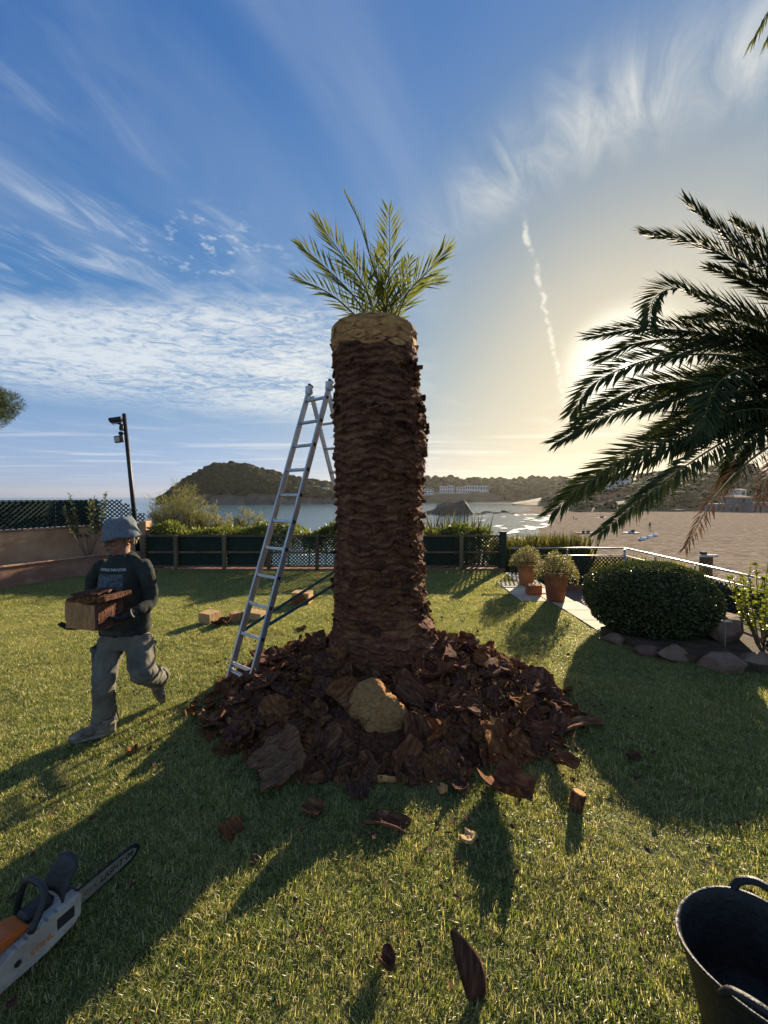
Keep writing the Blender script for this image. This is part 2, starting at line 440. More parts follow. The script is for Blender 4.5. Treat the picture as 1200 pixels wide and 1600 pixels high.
MT['tamarisk'] = pmat('tamarisk spray', (0.10, 0.115, 0.05), (0.26, 0.25, 0.13), 2.2, 0.7, 0, transl=0.5, tcol=(1.4, 1.3, 0.8))
MT['twig'] = pmat('grey twig', (0.10, 0.07, 0.05), (0.22, 0.17, 0.12), 9, 0.8, 0.3)
MT['ground_cover'] = pmat('succulent ground cover', (0.07, 0.10, 0.022), (0.22, 0.24, 0.055), 5, 0.45, 0, transl=0.35, spec=0.4, tcol=(1.5, 1.4, 0.6))
MT['reeds'] = pmat('reed grass', (0.15, 0.17, 0.05), (0.33, 0.31, 0.13), 1.5, 0.6, 0, transl=0.55, tcol=(1.4, 1.3, 0.7))
MT['pine'] = pmat('pine needles', (0.030, 0.048, 0.016), (0.085, 0.10, 0.035), 1.5, 0.6, 0, transl=0.2)
MT['trunkbark'] = pmat('old palm trunk', (0.05, 0.035, 0.024), (0.15, 0.11, 0.075), 6, 0.9, 0.8, 20, stretch=(1, 1, 2.5))
MT['forest'] = pmat('forest crowns', (0.009, 0.017, 0.007), (0.038, 0.050, 0.019), 0.2, 0.9, 0.9, 0.8, detail=10, bdist=0.8, spec=0.1)
MT['cliff'] = pmat('coastal rock', (0.045, 0.038, 0.030), (0.17, 0.14, 0.11), 0.10, 0.9, 1.0, 0.5, detail=10, bdist=1.5)
MT['islet'] = pmat('dark sea rock', (0.035, 0.028, 0.022), (0.12, 0.10, 0.075), 0.3, 0.85, 1.0, 0.9, detail=10, bdist=0.8)
MT['earth'] = pmat('hill earth', (0.05, 0.05, 0.026), (0.13, 0.11, 0.06), 0.06, 0.95, 0.6, 0.4, detail=8)
MT['sand'] = pmat('beach sand', (0.17, 0.135, 0.100), (0.41, 0.335, 0.255), 0.9, 0.9, 1.0, 0.8, c3=(0.28, 0.225, 0.168), detail=10, bdist=0.5, spec=0.0)
MT['bank'] = pmat('scrubby bank', (0.05, 0.055, 0.022), (0.16, 0.135, 0.065), 0.7, 0.95, 0.8, 3, detail=8)
MT['housewhite'] = pmat('white render', (0.60, 0.58, 0.54), (0.74, 0.72, 0.68), 0.2, 0.85, 0)
MT['housegrey'] = pmat('grey boarding', (0.10, 0.11, 0.12), (0.19, 0.20, 0.21), 0.3, 0.8, 0)
MT['ochre'] = pmat('ochre render', (0.36, 0.17, 0.09), (0.48, 0.24, 0.13), 0.3, 0.85, 0)
MT['rooftile'] = pmat('roof tile', (0.20, 0.09, 0.055), (0.33, 0.17, 0.10), 0.6, 0.9, 0.3, 3)
MT['glass'] = pmat('dark window', (0.02, 0.024, 0.03), (0.05, 0.055, 0.06), 0.5, 0.15, 0, spec=0.6)
MT['concrete'] = pmat('pale promenade', (0.30, 0.26, 0.21), (0.42, 0.37, 0.31), 0.5, 0.9, 0.2, 2)
# ================================================================== the setting
SEA = -7.2
HAZE = 0.00005
def grid(xs, ys, zf, keep=None):
    X, Y = np.meshgrid(xs, ys); Z = zf(X.ravel(), Y.ravel())
    V = np.stack([X.ravel(), Y.ravel(), Z], 1); nx, ny = len(xs), len(ys)
    i = np.arange((ny - 1) * nx).reshape(ny - 1, nx)[:, :-1].ravel()
    Fc = np.stack([i, i + 1, i + nx + 1, i + nx], 1)
    if keep is not None:
        c = V[Fc].mean(1); Fc = Fc[keep(c[:, 0], c[:, 1])]
    return V, Fc
def n2(x, y, s, o=4, seed=0):
    return fbm(np.stack([x * s, y * s, np.zeros_like(x)], 1), o, seed)
# ---- lawn
def lawn_edge(y):
    return np.where(y > 8.0, 2.83, np.where(y > 6.5, 2.36, np.where(y > 4.9, 2.85, 5.7)))
def lawn_z(x, y):
    return (n2(x, y, 0.6, 3, 3) - 0.5) * 0.05
ys_ = np.concatenate([np.arange(-6, 9.4, 0.1), [9.42]])
xs_ = np.arange(-9.8, 5.71, 0.1)
Vl, Fl = grid(xs_, ys_, lawn_z, lambda x, y: x < lawn_edge(y))
lawn = obj('lawn', mesh('lawn', Vl, Fl), pmat('lawn soil and thatch', (0.055, 0.065, 0.020), (0.15, 0.14, 0.058), 3, 0.95, 0.8, 90, detail=9, c3=(0.095, 0.10, 0.034)), kind='structure')
# ---- grass blades
def grass_mat():
    mt = bpy.data.materials.new('grass blades'); mt.use_nodes = True; mt.node_tree.nodes.clear(); N = NT(mt.node_tree)
    pos = N.n('ShaderNodeNewGeometry').outputs['Position']
    oi = N.n('ShaderNodeObjectInfo')
    at = N.n('ShaderNodeAttribute', {'attribute_name': 'dry'}).outputs['Fac']
    g = N.mix(oi.outputs['Random'], (0.115, 0.165, 0.032), (0.215, 0.265, 0.062))
    patch = N.noise(pos, 1.3, 5, 0.6)
    g = N.mix(N.ss(patch, 0.40, 0.72), g, (0.275, 0.280, 0.09))
    fine = N.noise(pos, 14, 3, 0.6)
    dry = N.ss(N.m('ADD', at, N.m('MULTIPLY', N.m('SUBTRACT', fine, 0.5), 0.9)), 0.66, 0.92)
    col = N.mix(dry, g, (0.62, 0.54, 0.30))
    b = N.n('ShaderNodeBsdfPrincipled', None, Base_Color=col, Roughness=0.38); b.inputs['Specular IOR Level'].default_value = 0.55
    tr = N.n('ShaderNodeBsdfTranslucent', None, Color=N.mix(1.0, col, (1.5, 1.45, 0.75), 'MULTIPLY'))
    mx = N.n('ShaderNodeMixShader', None, Fac=0.48, i1=b.outputs[0], i2=tr.outputs[0])
    N.n('ShaderNodeOutputMaterial', None, Surface=mx.outputs[0]); return mt
GM = grass_mat()
clumps = bpy.data.collections.new('grass_tufts')
for c in range(5):
    V = []; Fc = []; D = []
    for b in range(44):
        a = random.uniform(0, 6.283); r = 0.055 * math.sqrt(random.random())
        p = Vector((r * math.cos(a), r * math.sin(a), -0.004))
        l = random.uniform(0.016, 0.040); w = random.uniform(0.0008, 0.0016)
        d = random.uniform(0, 6.283); lean = random.uniform(0.3, 1.35)
        fx = Vector((math.cos(d), math.sin(d), 0)); sx = Vector((-math.sin(d), math.cos(d), 0))
        m = p + fx * (l * 0.5 * math.sin(lean * 0.6)) + Vector((0, 0, l * 0.55 * math.cos(lean * 0.6)))
        t = m + fx * (l * 0.5 * math.sin(lean * 1.25)) + Vector((0, 0, l * 0.5 * math.cos(lean * 1.25)))
        o = len(V); V += [p - sx * w, p + sx * w, m + sx * w * 0.8, m - sx * w * 0.8, t]
        Fc += [(o, o + 1, o + 2, o + 3), (o + 3, o + 2, o + 4)]; D += [random.random()] * 5
    me = mesh('tuft', np.array(V), Fc, False); me.materials.append(GM)
    at = me.attributes.new('dry', 'FLOAT', 'POINT'); at.data.foreach_set('value', D)
    clumps.objects.link(bpy.data.objects.new('grass_tuft', me))
def scatter(name, base_me, density, coll, label, smin, smax, seed=1):
    o = obj(name, base_me, kind='stuff'); tag(o, label, 'grass')
    ng = bpy.data.node_groups.new(name, 'GeometryNodeTree')
    ng.interface.new_socket('Geometry', in_out='INPUT', socket_type='NodeSocketGeometry')
    ng.interface.new_socket('Geometry', in_out='OUTPUT', socket_type='NodeSocketGeometry')
    A = NT(ng); gi = A.n('NodeGroupInput'); go = A.n('NodeGroupOutput')
    dp = A.n('GeometryNodeDistributePointsOnFaces', None, Mesh=gi.outputs[0], Density=density, Seed=seed)
    ci_ = A.n('GeometryNodeCollectionInfo'); ci_.inputs['Collection'].default_value = coll
    ci_.inputs['Separate Children'].default_value = True; ci_.inputs['Reset Children'].default_value = True
    rv = A.n('FunctionNodeRandomValue', {'data_type': 'FLOAT_VECTOR'}); rv.inputs[0].default_value = (-0.15, -0.15, 0); rv.inputs[1].default_value = (0.15, 0.15, 6.283)
    rs = A.n('FunctionNodeRandomValue', {'data_type': 'FLOAT'}); rs.inputs[2].default_value = smin; rs.inputs[3].default_value = smax
    nz_ = A.n('ShaderNodeTexNoise', None, Scale=1.7, Detail=4.0)
    mr_ = A.n('ShaderNodeMapRange', None, Value=nz_.outputs[0], From_Min=0.3, From_Max=0.7, To_Min=0.55, To_Max=1.3)
    sc_ = A.n('ShaderNodeMath', {'operation': 'MULTIPLY'}, i0=rs.outputs[1], i1=mr_.outputs[0])
    ip = A.n('GeometryNodeInstanceOnPoints', None, Points=dp.outputs[0], Instance=ci_.outputs[0], Pick_Instance=True, Rotation=rv.outputs[0], Scale=sc_.outputs[0])
    A.set(go.inputs[0], ip.outputs[0])
    m = o.modifiers.new('blades', 'NODES'); m.node_group = ng; return o
vis = lambda x, y: (x < lawn_edge(y) - 0.02) & (y > -1.5) & (np.abs(x) < np.maximum(y * 1.08 + 2.2, 0)) & (((x + 0.06) / 1.25) ** 2 + ((y - 3.75) / 1.1) ** 2 > 1)
Vg, Fg = grid(xs_, ys_, lawn_z, vis)
scatter('grass', mesh('grass', Vg, Fg), 1050, clumps, 'short mown yellowish green grass covering the lawn', 0.75, 1.35)

# ---- lower terrace, garden bed, paving
obj('terrace_floor', MB().add([(2.3, 4.5, -0.35), (5.6, 4.5, -0.35), (5.6, 9.3, -0.35), (2.3, 9.3, -0.35)], [(0, 1, 2, 3)]), MT['tile'], kind='structure')
pv = obj('paving_edge', MB().box((2.98, 6.9, -0.2), (0.26, 2.1, 0.145)).box((2.56, 7.25, -0.19), (0.19, 0.735, 0.135)), MT['kerb'], kind='structure')
sl_me = MB().box((0, 0, 0), (0.22, 0.245, 0.018), bev=0.006).mesh('slab')
slabs = [(3.04, 8.74), (3.04, 8.24), (2.58, 7.74), (2.58, 7.24), (2.58, 6.76), (3.03, 7.74), (3.03, 7.24), (3.03, 6.74), (3.07, 6.24), (3.07, 5.74), (3.07, 5.24)]
for x, y in slabs:
    o = obj('paving_slab', sl_me, MT['slab'], pv); o.location = (x, y, 0.0 + random.uniform(-0.002, 0.002)); o.rotation_euler = (0, 0, random.uniform(-0.008, 0.008))
bed = [(2.82, 4.95), (2.95, 4.45), (3.12, 4.15), (3.5, 3.95), (4.3, 3.6), (5.6, 3.2), (5.6, 5.2), (4.6, 5.9), (3.5, 5.75), (3.3, 5.2)]
mb = MB(); nb = len(bed)
mb.add([(x, y, 0.10) for x, y in bed] + [(x, y, -0.34) for x, y in bed], [tuple(range(nb))] + [(i, i + nb, (i + 1) % nb + nb, (i + 1) % nb) for i in range(nb)])
obj('garden_bed', mb, MT['soil'], kind='structure')

# ---- bank falling from the garden to the beach
def edge_dist(x, y):
    dx = np.maximum(x - 5.75, 0); dy = np.maximum(y - 9.55, 0)
    return np.where((x < 5.75), dy, np.hypot(dx, np.where(y > 9.55, dy, 0)))
def sst(t):
    t = np.clip(t, 0, 1); return t * t * (3 - 2 * t)
def bank_z(x, y):
    d = edge_dist(x, y)
    return -0.36 - 8.2 * sst(d / 27) + (n2(x, y, 0.35, 4, 5) - 0.5) * 0.9 * np.clip(d / 3, 0.05, 1)
Vb, Fb = grid(np.arange(-70, 75, 0.9), np.arange(-8, 62, 0.9), bank_z, lambda x, y: (edge_dist(x, y) > 0.01) & (y > -7))
obj('bank', mesh('bank', Vb, Fb), MT['bank'], kind='structure')

# ---- beach and sea
SHX = [30, 45, 57, 73, 108, 150, 183, 196, 206, 222, 236, 254, 270, 330, 400, 470, 520, 560]
SHV = [-30, 0, 19, 27, 44, 67, 80, 80, 72, 72, 82, 100, 105, 122, 140, 150, 120, 60]
def shore(y):
    return np.interp(y, SHX, SHV)
def beach_z(x, y):
    d = x - shore(y) + (n2(x, y, 0.05, 3, 9) - 0.5) * 8
    tomb = 1 - 0.55 * np.exp(-((y - 214) / 16) ** 2)
    z = np.where(d > 0, 1.35 * (1 - np.exp(-d / 20)) + 0.004 * np.maximum(d, 0), d * 0.06) * tomb
    return SEA + z + (n2(x, y, 0.16, 4, 11) - 0.5) * 0.34 * np.clip(d / 12, 0, 1)
Vs, Fs = grid(np.arange(-45, 430, 2.2), np.arange(24, 540, 2.2), beach_z)
obj('beach', mesh('beach', Vs, Fs), MT['sand'], kind='structure')
def sea_mat():
    mt = bpy.data.materials.new('sea water'); mt.use_nodes = True; mt.node_tree.nodes.clear(); N = NT(mt.node_tree)
    pos = N.n('ShaderNodeNewGeometry').outputs['Position']
    mp = N.n('ShaderNodeMapping', None, Vector=pos, Rotation=(0, 0, 0.5), Scale=(0.55, 1.0, 1.0)).outputs[0]
    w = N.m('ADD', N.m('MULTIPLY', N.noise(mp, 0.16, 5, 0.62, 0.4), 1.2), N.m('MULTIPLY', N.noise(mp, 1.1, 4, 0.6), 0.28))
    bp = N.n('ShaderNodeBump', None, Strength=0.33, Distance=1.0, Height=w)
    b = N.n('ShaderNodeBsdfPrincipled', None, Base_Color=(0.03, 0.095, 0.135), Roughness=0.16, Normal=bp.outputs[0])
    b.inputs['IOR'].default_value = 1.33; b.inputs['Specular IOR Level'].default_value = 0.5
    N.n('ShaderNodeOutputMaterial', None, Surface=b.outputs[0]); return mt
sea = obj('sea', MB().add([(-5500, 12, SEA), (5500, 12, SEA), (5500, 6000, SEA), (-5500, 6000, SEA)], [(0, 1, 2, 3)]), sea_mat(), kind='structure')
foam_m = pmat('foam', (0.62, 0.62, 0.60), (0.78, 0.78, 0.76), 1, 0.8, 0.5, 4)
mb = MB()
for off, wd, seed in ((-2.0, 1.5, 1), (-7, 1.1, 2), (-13, 1.0, 3), (-21, 0.9, 4), (-30, 0.8, 5)):
    yy = np.arange(58, 200, 1.6)
    ok = n2(yy, yy * 0 + off, 0.07, 3, seed) > (0.40 if off > -3 else 0.56)
    for k in range(len(yy) - 1):
        if ok[k]:
            a, b = yy[k], yy[k + 1]
            j = lambda q: float(shore(q)) + off + 2.5 * math.sin(q * 0.11 + seed) + 1.2 * math.sin(q * 0.37 + seed * 2)
            w0 = wd * (0.3 + random.random()); z = SEA + 0.06
            mb.add([(j(a) - w0, a, z), (j(a) + w0, a, z), (j(b) + w0, b, z), (j(b) - w0, b, z)], [(0, 1, 2, 3)])
obj('foam', mb, foam_m, sea)

# ---- hills with woodland
def ico():
    import bmesh
    bm = bmesh.new(); bmesh.ops.create_icosphere(bm, subdivisions=2, radius=1)
    V = np.array([v.co[:] for v in bm.verts]); Fc = np.array([[v.index for v in f.verts] for f in bm.faces]); bm.free(); return V, Fc
ICV, ICF = ico()
def crowns(name, pts, rad, label, seed, flat=0.75):
    Vs_, Fs_ = [], []; var = []
    for k in range(7):
        n = fbm(ICV * 1.9 + k * 11, 3, seed + k); n2_ = fbm(ICV * 4.5 + k * 7, 2, seed + 20 + k)
        var.append(ICV * (0.55 + 0.65 * n + 0.35 * n2_)[:, None] * np.array([1, 1, flat]))
    for i, (p, r) in enumerate(zip(pts, rad)):
        a = random.uniform(0, 6.28); c, s_ = math.cos(a), math.sin(a); q = var[i % 7] * r
        Vs_.append(np.stack([q[:, 0] * c - q[:, 1] * s_, q[:, 0] * s_ + q[:, 1] * c, q[:, 2] * random.uniform(0.8, 1.3)], 1) + p); Fs_.append(ICF + i * len(ICV))
    o = obj(name, mesh(name, np.concatenate(Vs_), np.concatenate(Fs_)), MT['forest'], kind='stuff'); tag(o, label, 'woodland'); return o
def hill(name, xs, bd, rd, ry, bz, mat, tree_y, seed, g=0.8, ncol=90, nrow=22, nz=4.0, back=160):
    px = np.linspace(xs[0], xs[-1], ncol); B = np.interp(px, xs, bd); D = np.interp(px, xs, rd); Y = np.interp(px, xs, ry) + tree_y
    RZ = H + (HOR - Y) / F * D; V = []
    for t in list(np.linspace(0, 1, nrow)) + [1.15, 1.4]:
        if t <= 1:
            d = B + (D - B) * t; z = bz + (RZ - bz) * (t ** g)
        else:
            d = D + back * (t - 1); z = RZ - (RZ - bz) * (t - 1) * 1.3
        x = (px - 600) / F * d
        V.append(np.stack([x, d, z + (n2(x, d, 0.035, 4, seed) - 0.5) * nz * min(1, 4 * t)], 1))
    V = np.array(V); m, n, _ = V.shape; i = np.arange((m - 1) * n).reshape(m - 1, n)[:, :-1].ravel()
    Fc = np.stack([i, i + 1, i + n + 1, i + n], 1)
    o = obj(name, mesh(name, V.reshape(-1, 3), Fc), mat, kind='structure')
    def at(x, t):
        r = t * (nrow - 1); j = int(min(r, nrow - 2)); c = (x - xs[0]) / (xs[-1] - xs[0]) * (ncol - 1); k = int(min(max(c, 0), ncol - 2))
        a = V[j, k] * (1 - (c - k)) + V[j, k + 1] * (c - k); b = V[j + 1, k] * (1 - (c - k)) + V[j + 1, k + 1] * (c - k)
        return a * (1 - (r - j)) + b * (r - j)
    return at
hl = hill('headland', [235, 256, 273, 300, 332, 361, 391, 423, 449, 487, 513, 560, 600], [452] * 6 + [455, 460, 465, 475, 480, 500, 520],
          [470, 480, 495, 520, 540, 545, 545, 540, 540, 540, 540, 560, 580], [787, 773, 760, 739, 724, 721, 724, 733, 741, 748, 751, 754, 755], SEA - 0.6, MT['cliff'], 5.5, 21, g=0.62)
pts, rad = [], []
while len(pts) < 1500:
    x, t = random.uniform(250, 590), random.random()
    t = t ** 0.8
    if t < 0.04 + 0.16 * float(vnoise([[x * 0.03, 0.5, 2]])[0]):
        continue
    p = hl(x, t); r = random.uniform(2.4, 5.2); p = p + np.array([0, 0, r * 0.35]); pts.append(p); rad.append(r)
crowns('headland_wood', pts, rad, 'dark pine wood covering the rounded headland across the water', 3)
fh = hill('far_shore', [470, 600, 662, 681, 705, 716, 738, 770, 807, 831, 865, 900, 960, 1010], [560, 575, 570, 565, 560, 560, 558, 550, 540, 525, 500, 470, 450, 450],
          [650, 680, 690, 690, 690, 690, 690, 680, 660, 640, 620, 600, 590, 590], [754, 751, 746, 744, 743, 747, 745, 746, 747, 744, 744, 747, 745, 742], SEA - 0.4, MT['earth'], 6.0, 31, g=0.7)
pts, rad = [], []
while len(pts) < 1300:
    x, t = random.uniform(560, 1000), random.random()
    if t < (0.30 if 655 < x < 780 else 0.06) + 0.05 * random.random():
        continue
    if 655 < x < 770 and t < 0.48 and random.random() < 0.75:
        continue
    p = fh(x, t); r = random.uniform(3.2, 7.0); pts.append(p + np.array([0, 0, r * 0.35])); rad.append(r)
for x in (705, 781, 831, 812, 920, 668):
    p = fh(x, 0.99); pts.append(p + np.array([0, 0, 4.5])); rad.append(5.5)
crowns('far_shore_wood', pts, rad, 'hazy pine wood on the low hills along the far shore', 5)
rh = hill('beach_hill', [800, 850, 880, 900, 930, 1000, 1050, 1090, 1133, 1177, 1200, 1300, 1500, 1700], [420, 330, 240, 212, 205, 205, 205, 205, 203, 200, 198, 190, 180, 170],
          [470, 430, 380, 360, 350, 345, 340, 335, 330, 330, 325, 310, 300, 290], [781, 770, 762, 757, 752, 741, 731, 722, 717, 723, 720, 704, 700, 700], SEA + 1.0, MT['earth'], 6.0, 41, g=0.85)
pts, rad = [], []
while len(pts) < 1350:
    x, t = random.uniform(850, 1560), random.random()
    if t < 0.05:
        continue
    if 870 < x < 1000 and 0.10 < t < 0.42 and random.random() < 0.85:
        continue
    if t > 0.55 and x < 1200 and float(vnoise([[x * 0.02, t * 5, 1]])[0]) < 0.42:
        continue
    p = rh(x, t); r = random.uniform(1.8, 4.2); pts.append(p + np.array([0, 0, r * 0.3])); rad.append(r)
crowns('beach_hill_wood', pts, rad, 'dense green wood on the slope behind the sandy beach', 7)
# promenade along the foot of the hill
mb = MB(); pr = [(1030, 803, 196), (1090, 802, 188), (1150, 806, 165), (1200, 812, 150), (1280, 824, 132)]
pp = [P(*q) for q in pr]
for a, b in zip(pp[:-1], pp[1:]):
    mb.beam(a, b, 3.6, 0.5)
obj('promenade', mb, MT['concrete'], kind='structure')

# ---- houses
def house(px0, px1, yt, yb, d, depth, wall, label, rows=2, cols=4, roof='flat', group=None, rz=0.0):
    a, b = P(px0, yb, d), P(px1, yb, d); top = P(px0, yt, d).z; w = (b.x - a.x); h = top - a.z; c = (a + b) / 2
    t = thing('house', label, 'house', (c.x, c.y, a.z - 1.5), group)
    obj('wall', MB().box((c.x, c.y + depth / 2, a.z + h / 2 - 0.75), (w / 2, depth / 2, h / 2 + 0.75)), wall, t)
    m = MB()
    if roof == 'flat':
        m.box((c.x, c.y + depth / 2, top + 0.15), (w / 2 + 0.3, depth / 2 + 0.3, 0.148))
    else:
        e = 0.5; rh_ = min(2.6, w * 0.16)
        V = [(c.x - w / 2 - e, c.y - e, top + .01), (c.x + w / 2 + e, c.y - e, top + .01), (c.x + w / 2 + e, c.y + depth + e, top + .01), (c.x - w / 2 - e, c.y + depth + e, top + .01), (c.x - w / 4, c.y + depth / 2, top + rh_), (c.x + w / 4, c.y + depth / 2, top + rh_)]
        m.add(V, [(0, 1, 5, 4), (1, 2, 5), (2, 3, 4, 5), (3, 0, 4), (3, 2, 1, 0)])
    obj('roof', m, MT['rooftile'] if roof != 'flat' else wall, t)
    wm = None; fh_ = h / rows
    for r in range(rows):
        for q in range(cols):
            ww, wh = w / cols * 0.26, fh_ * 0.28
            if wm is None:
                wm = MB().box((0, 0, 0), (ww, 0.12, wh)).mesh('window'); wm.materials.append(MT['glass'])
            o = obj('window', wm, None, t); o.location = (c.x - w / 2 + w * (q + 0.5) / cols, c.y - 0.02, a.z + fh_ * (r + 0.52))
    return t
hs_ = [(663, 678, 764, 772, 575, 'white gabled house beside the palm trunk on the far shore', 'hip'), (688, 699, 760, 770, 585, 'white gabled house next to the small one beside the palm trunk, across the bay', 'hip'),
       (699, 710, 759, 770, 588, 'white house with tiled roof adjoining the gabled house across the bay', 'hip'), (714, 727, 761, 770, 590, 'low white villa in the middle of the far shore row', 'hip'),
       (727, 737, 759, 772, 594, 'tall narrow white villa in the far shore row', 'hip'), (737, 750, 759, 773, 594, 'wide white villa with many windows on the far shore', 'flat'),
       (750, 763, 759, 775, 590, 'white end villa beside the big round pine on the far shore', 'flat'), (838, 848, 775, 781, 540, 'small pale beach house under the far shore trees', 'hip'),
       (866, 873, 776, 782, 500, 'tiny pale hut beyond the far beach', 'hip')]
for x0, x1, yt, yb, d, lb, rf in hs_:
    house(x0, x1, yt, yb, d, 9, MT['housewhite'], lb, 2, 3, rf)
house(488, 500, 760, 769, 505, 8, MT['housewhite'], 'white house low on the headland flank beside the ladder', 2, 3, 'hip')
house(503, 514, 762, 774, 500, 8, MT['housewhite'], 'white house above the headland shore near the ladder', 2, 3, 'hip')
tw = obj('seawall', MB().box((98, 560, 6.6), (28, 1.0, 1.1)), MT['concrete']); tag(tw, 'long pale terrace wall below the white villas', 'wall')
house(928, 985, 745, 766, 292, 12, MT['housewhite'], 'large white apartment block on the slope behind the beach', 3, 7, 'flat')
house(942, 978, 762, 776, 272, 10, MT['housewhite'], 'low white annex in front of the white apartment block', 1, 5, 'flat')
house(910, 962, 774, 785, 240, 8, MT['ochre'], 'ochre beach restaurant with white framed openings', 1, 6, 'flat')
house(962, 990, 770, 783, 246, 8, MT['rooftile'], 'reddish brown building beside the ochre restaurant', 1, 3, 'flat')
house(1080, 1105, 758, 770, 300, 8, MT['ochre'], 'brownish house half hidden by trees on the hill slope', 1, 4, 'hip')
house(1148, 1175, 777, 802, 190, 10, MT['housegrey'], 'grey boarded beach house with a white veranda at the hill foot', 2, 3, 'hip')
house(1175, 1215, 786, 804, 184, 8, MT['housegrey'], 'long dark grey shed by the promenade', 1, 4, 'flat')
house(1120, 1147, 788, 801, 188, 7, MT['housegrey'], 'low grey hut with a row of windows by the promenade', 1, 4, 'flat')
house(1156, 1166, 765, 777, 215, 7, MT['housewhite'], 'small white house above the grey beach house', 1, 1, 'hip')
house(1057, 1069, 797, 803, 196, 3, MT['wood'], 'small brown beach kiosk on the sand', 1, 1, 'flat')

# ---- rock islet and reef
def rock(name, c, r, seed, mat, label, cat='rock', rough=0.55, sub=4, parent=None, group=None, cut=None):
    import bmesh
    bm = bmesh.new(); bmesh.ops.create_icosphere(bm, subdivisions=sub, radius=1)
    V = np.array([v_.co[:] for v_ in bm.verts]); Fc = np.array([[v_.index for v_ in f.verts] for f in bm.faces]); bm.free()
    n = fbm(V * 1.6 + seed * 3.7, 4, seed); V = V * (1 - rough / 2 + rough * 1.25 * n)[:, None]
    V = np.sign(V) * np.abs(V) ** 0.86
    gq = np.random.default_rng(seed)
    for _ in range(16):                                   # broken faces
        nq = gq.normal(0, 1, 3); nq /= np.linalg.norm(nq); hq = gq.uniform(0.60, 0.82); dq = V @ nq - hq; V = V - np.maximum(dq, 0)[:, None] * nq * 0.85
    V = V * (1 + (fbm(V * 6 + seed, 3, seed + 9) - 0.5) * 0.14)[:, None]
    V = V * np.array(r) + np.array(c)
    o = obj(name, mesh(name, V, Fc, False), mat)
    return tag(o, label, cat, group)
isl = P(698, 803.5, 200)
px = np.linspace(-1, 1, 60); 
def islet_z(x, y):
    s_ = (x - 19.5) / 26.5
    prof = np.interp(s_, [-0.05, 0.0, 0.15, 0.30, 0.36, 0.5, 0.62, 0.72, 0.84, 0.86, 0.92, 1.0, 1.03], [-2, 0.6, 2.0, 2.8, 5.6, 6.4, 7.4, 7.0, 8.2, 7.6, 5.5, 1.2, -2])
    w = np.clip(1 - ((y - 204) / 8.5) ** 2, -0.3, 1)
    n = n2(x, y, 0.22, 5, 61)
    return SEA - 0.5 + prof * np.sign(w) * np.abs(w) ** 0.5 * (0.55 + 0.9 * n)
Vi, Fi = grid(np.arange(17, 48, 0.5), np.arange(194, 214, 0.5), islet_z)
tag(obj('sea_rock', mesh('sea_rock', Vi, Fi, False), MT['islet']), 'tall dark rock islet standing in the bay', 'rock')
for k, (x, y, w, h) in enumerate([(762, 801, 4.0, 0.9), (776, 802, 3.2, 0.8), (788, 800.5, 3.4, 1.5), (752, 803, 4, 0.5), (799, 802, 2.5, 0.5)]):
    c = P(x, y, 5409 / (y - HOR)); c.z = SEA + 0.1
    rock('reef_rock', c, (w, 1.6, h), 70 + k, MT['islet'], ['flat reef rock halfway between the islet and the sandbar', 'reef rock next to the humped one on its islet side', 'humped reef rock, tallest of the row beside the islet', 'low reef ledge touching the foot of the islet', 'last low reef rock of the row, at the sandbar tip'][k], sub=3)
# ================================================================== leaves
def rand_dir(n, zmin=-1.0):
    z = rng.uniform(zmin, 1, n); a = rng.uniform(0, 2 * np.pi, n); r = np.sqrt(1 - z * z)
    return np.stack([r * np.cos(a), r * np.sin(a), z], 1)
def unit(a):
    return a / np.maximum(np.linalg.norm(a, axis=1, keepdims=True), 1e-9)
def leaves(pos, axis, nrm, L, Wd, fold=0.25):             # rhombic, folded, two triangles each
    axis = unit(axis); side = unit(np.cross(axis, nrm)); nr = np.cross(side, axis)
    L = np.asarray(L)[:, None]; Wd = np.asarray(Wd)[:, None]
    mid = pos + axis * L * 0.45 + nr * Wd * fold
    V = np.stack([pos, mid + side * Wd, pos + axis * L - nr * L * 0.10, mid - side * Wd], 1).reshape(-1, 3)
    i = np.arange(len(pos))[:, None] * 4
    return V, np.concatenate([i + np.array([[0, 1, 2]]), i + np.array([[0, 2, 3]])])
def cat_vf(parts):
    Vs_, Fs_, o = [], [], 0
    for V, Fc in parts:
        Vs_.append(V); Fs_.append(Fc + o); o += len(V)
    return np.concatenate(Vs_), np.concatenate(Fs_)
def leaflets(pos, axis, nrm, L, Wd, droop=0.12):           # long palm leaflets, folded, drooping
    axis = unit(axis); side = unit(np.cross(axis, nrm)); nr = np.cross(side, axis); L = L[:, None]; Wd = Wd[:, None]
    down = np.array([[0, 0, -1.0]])
    c = pos + axis * L * 0.4 - nr * Wd * 0.5
    tip = pos + axis * L + down * L * droop
    V = np.stack([pos, c + side * Wd + nr * Wd * 0.6, c, c - side * Wd + nr * Wd * 0.6, tip], 1).reshape(-1, 3)
    i = np.arange(len(pos))[:, None] * 5
    return V, np.concatenate([i + np.array([[0, 1, 2]]), i + np.array([[0, 2, 3]]), i + np.array([[1, 4, 2]]), i + np.array([[2, 4, 3]])])
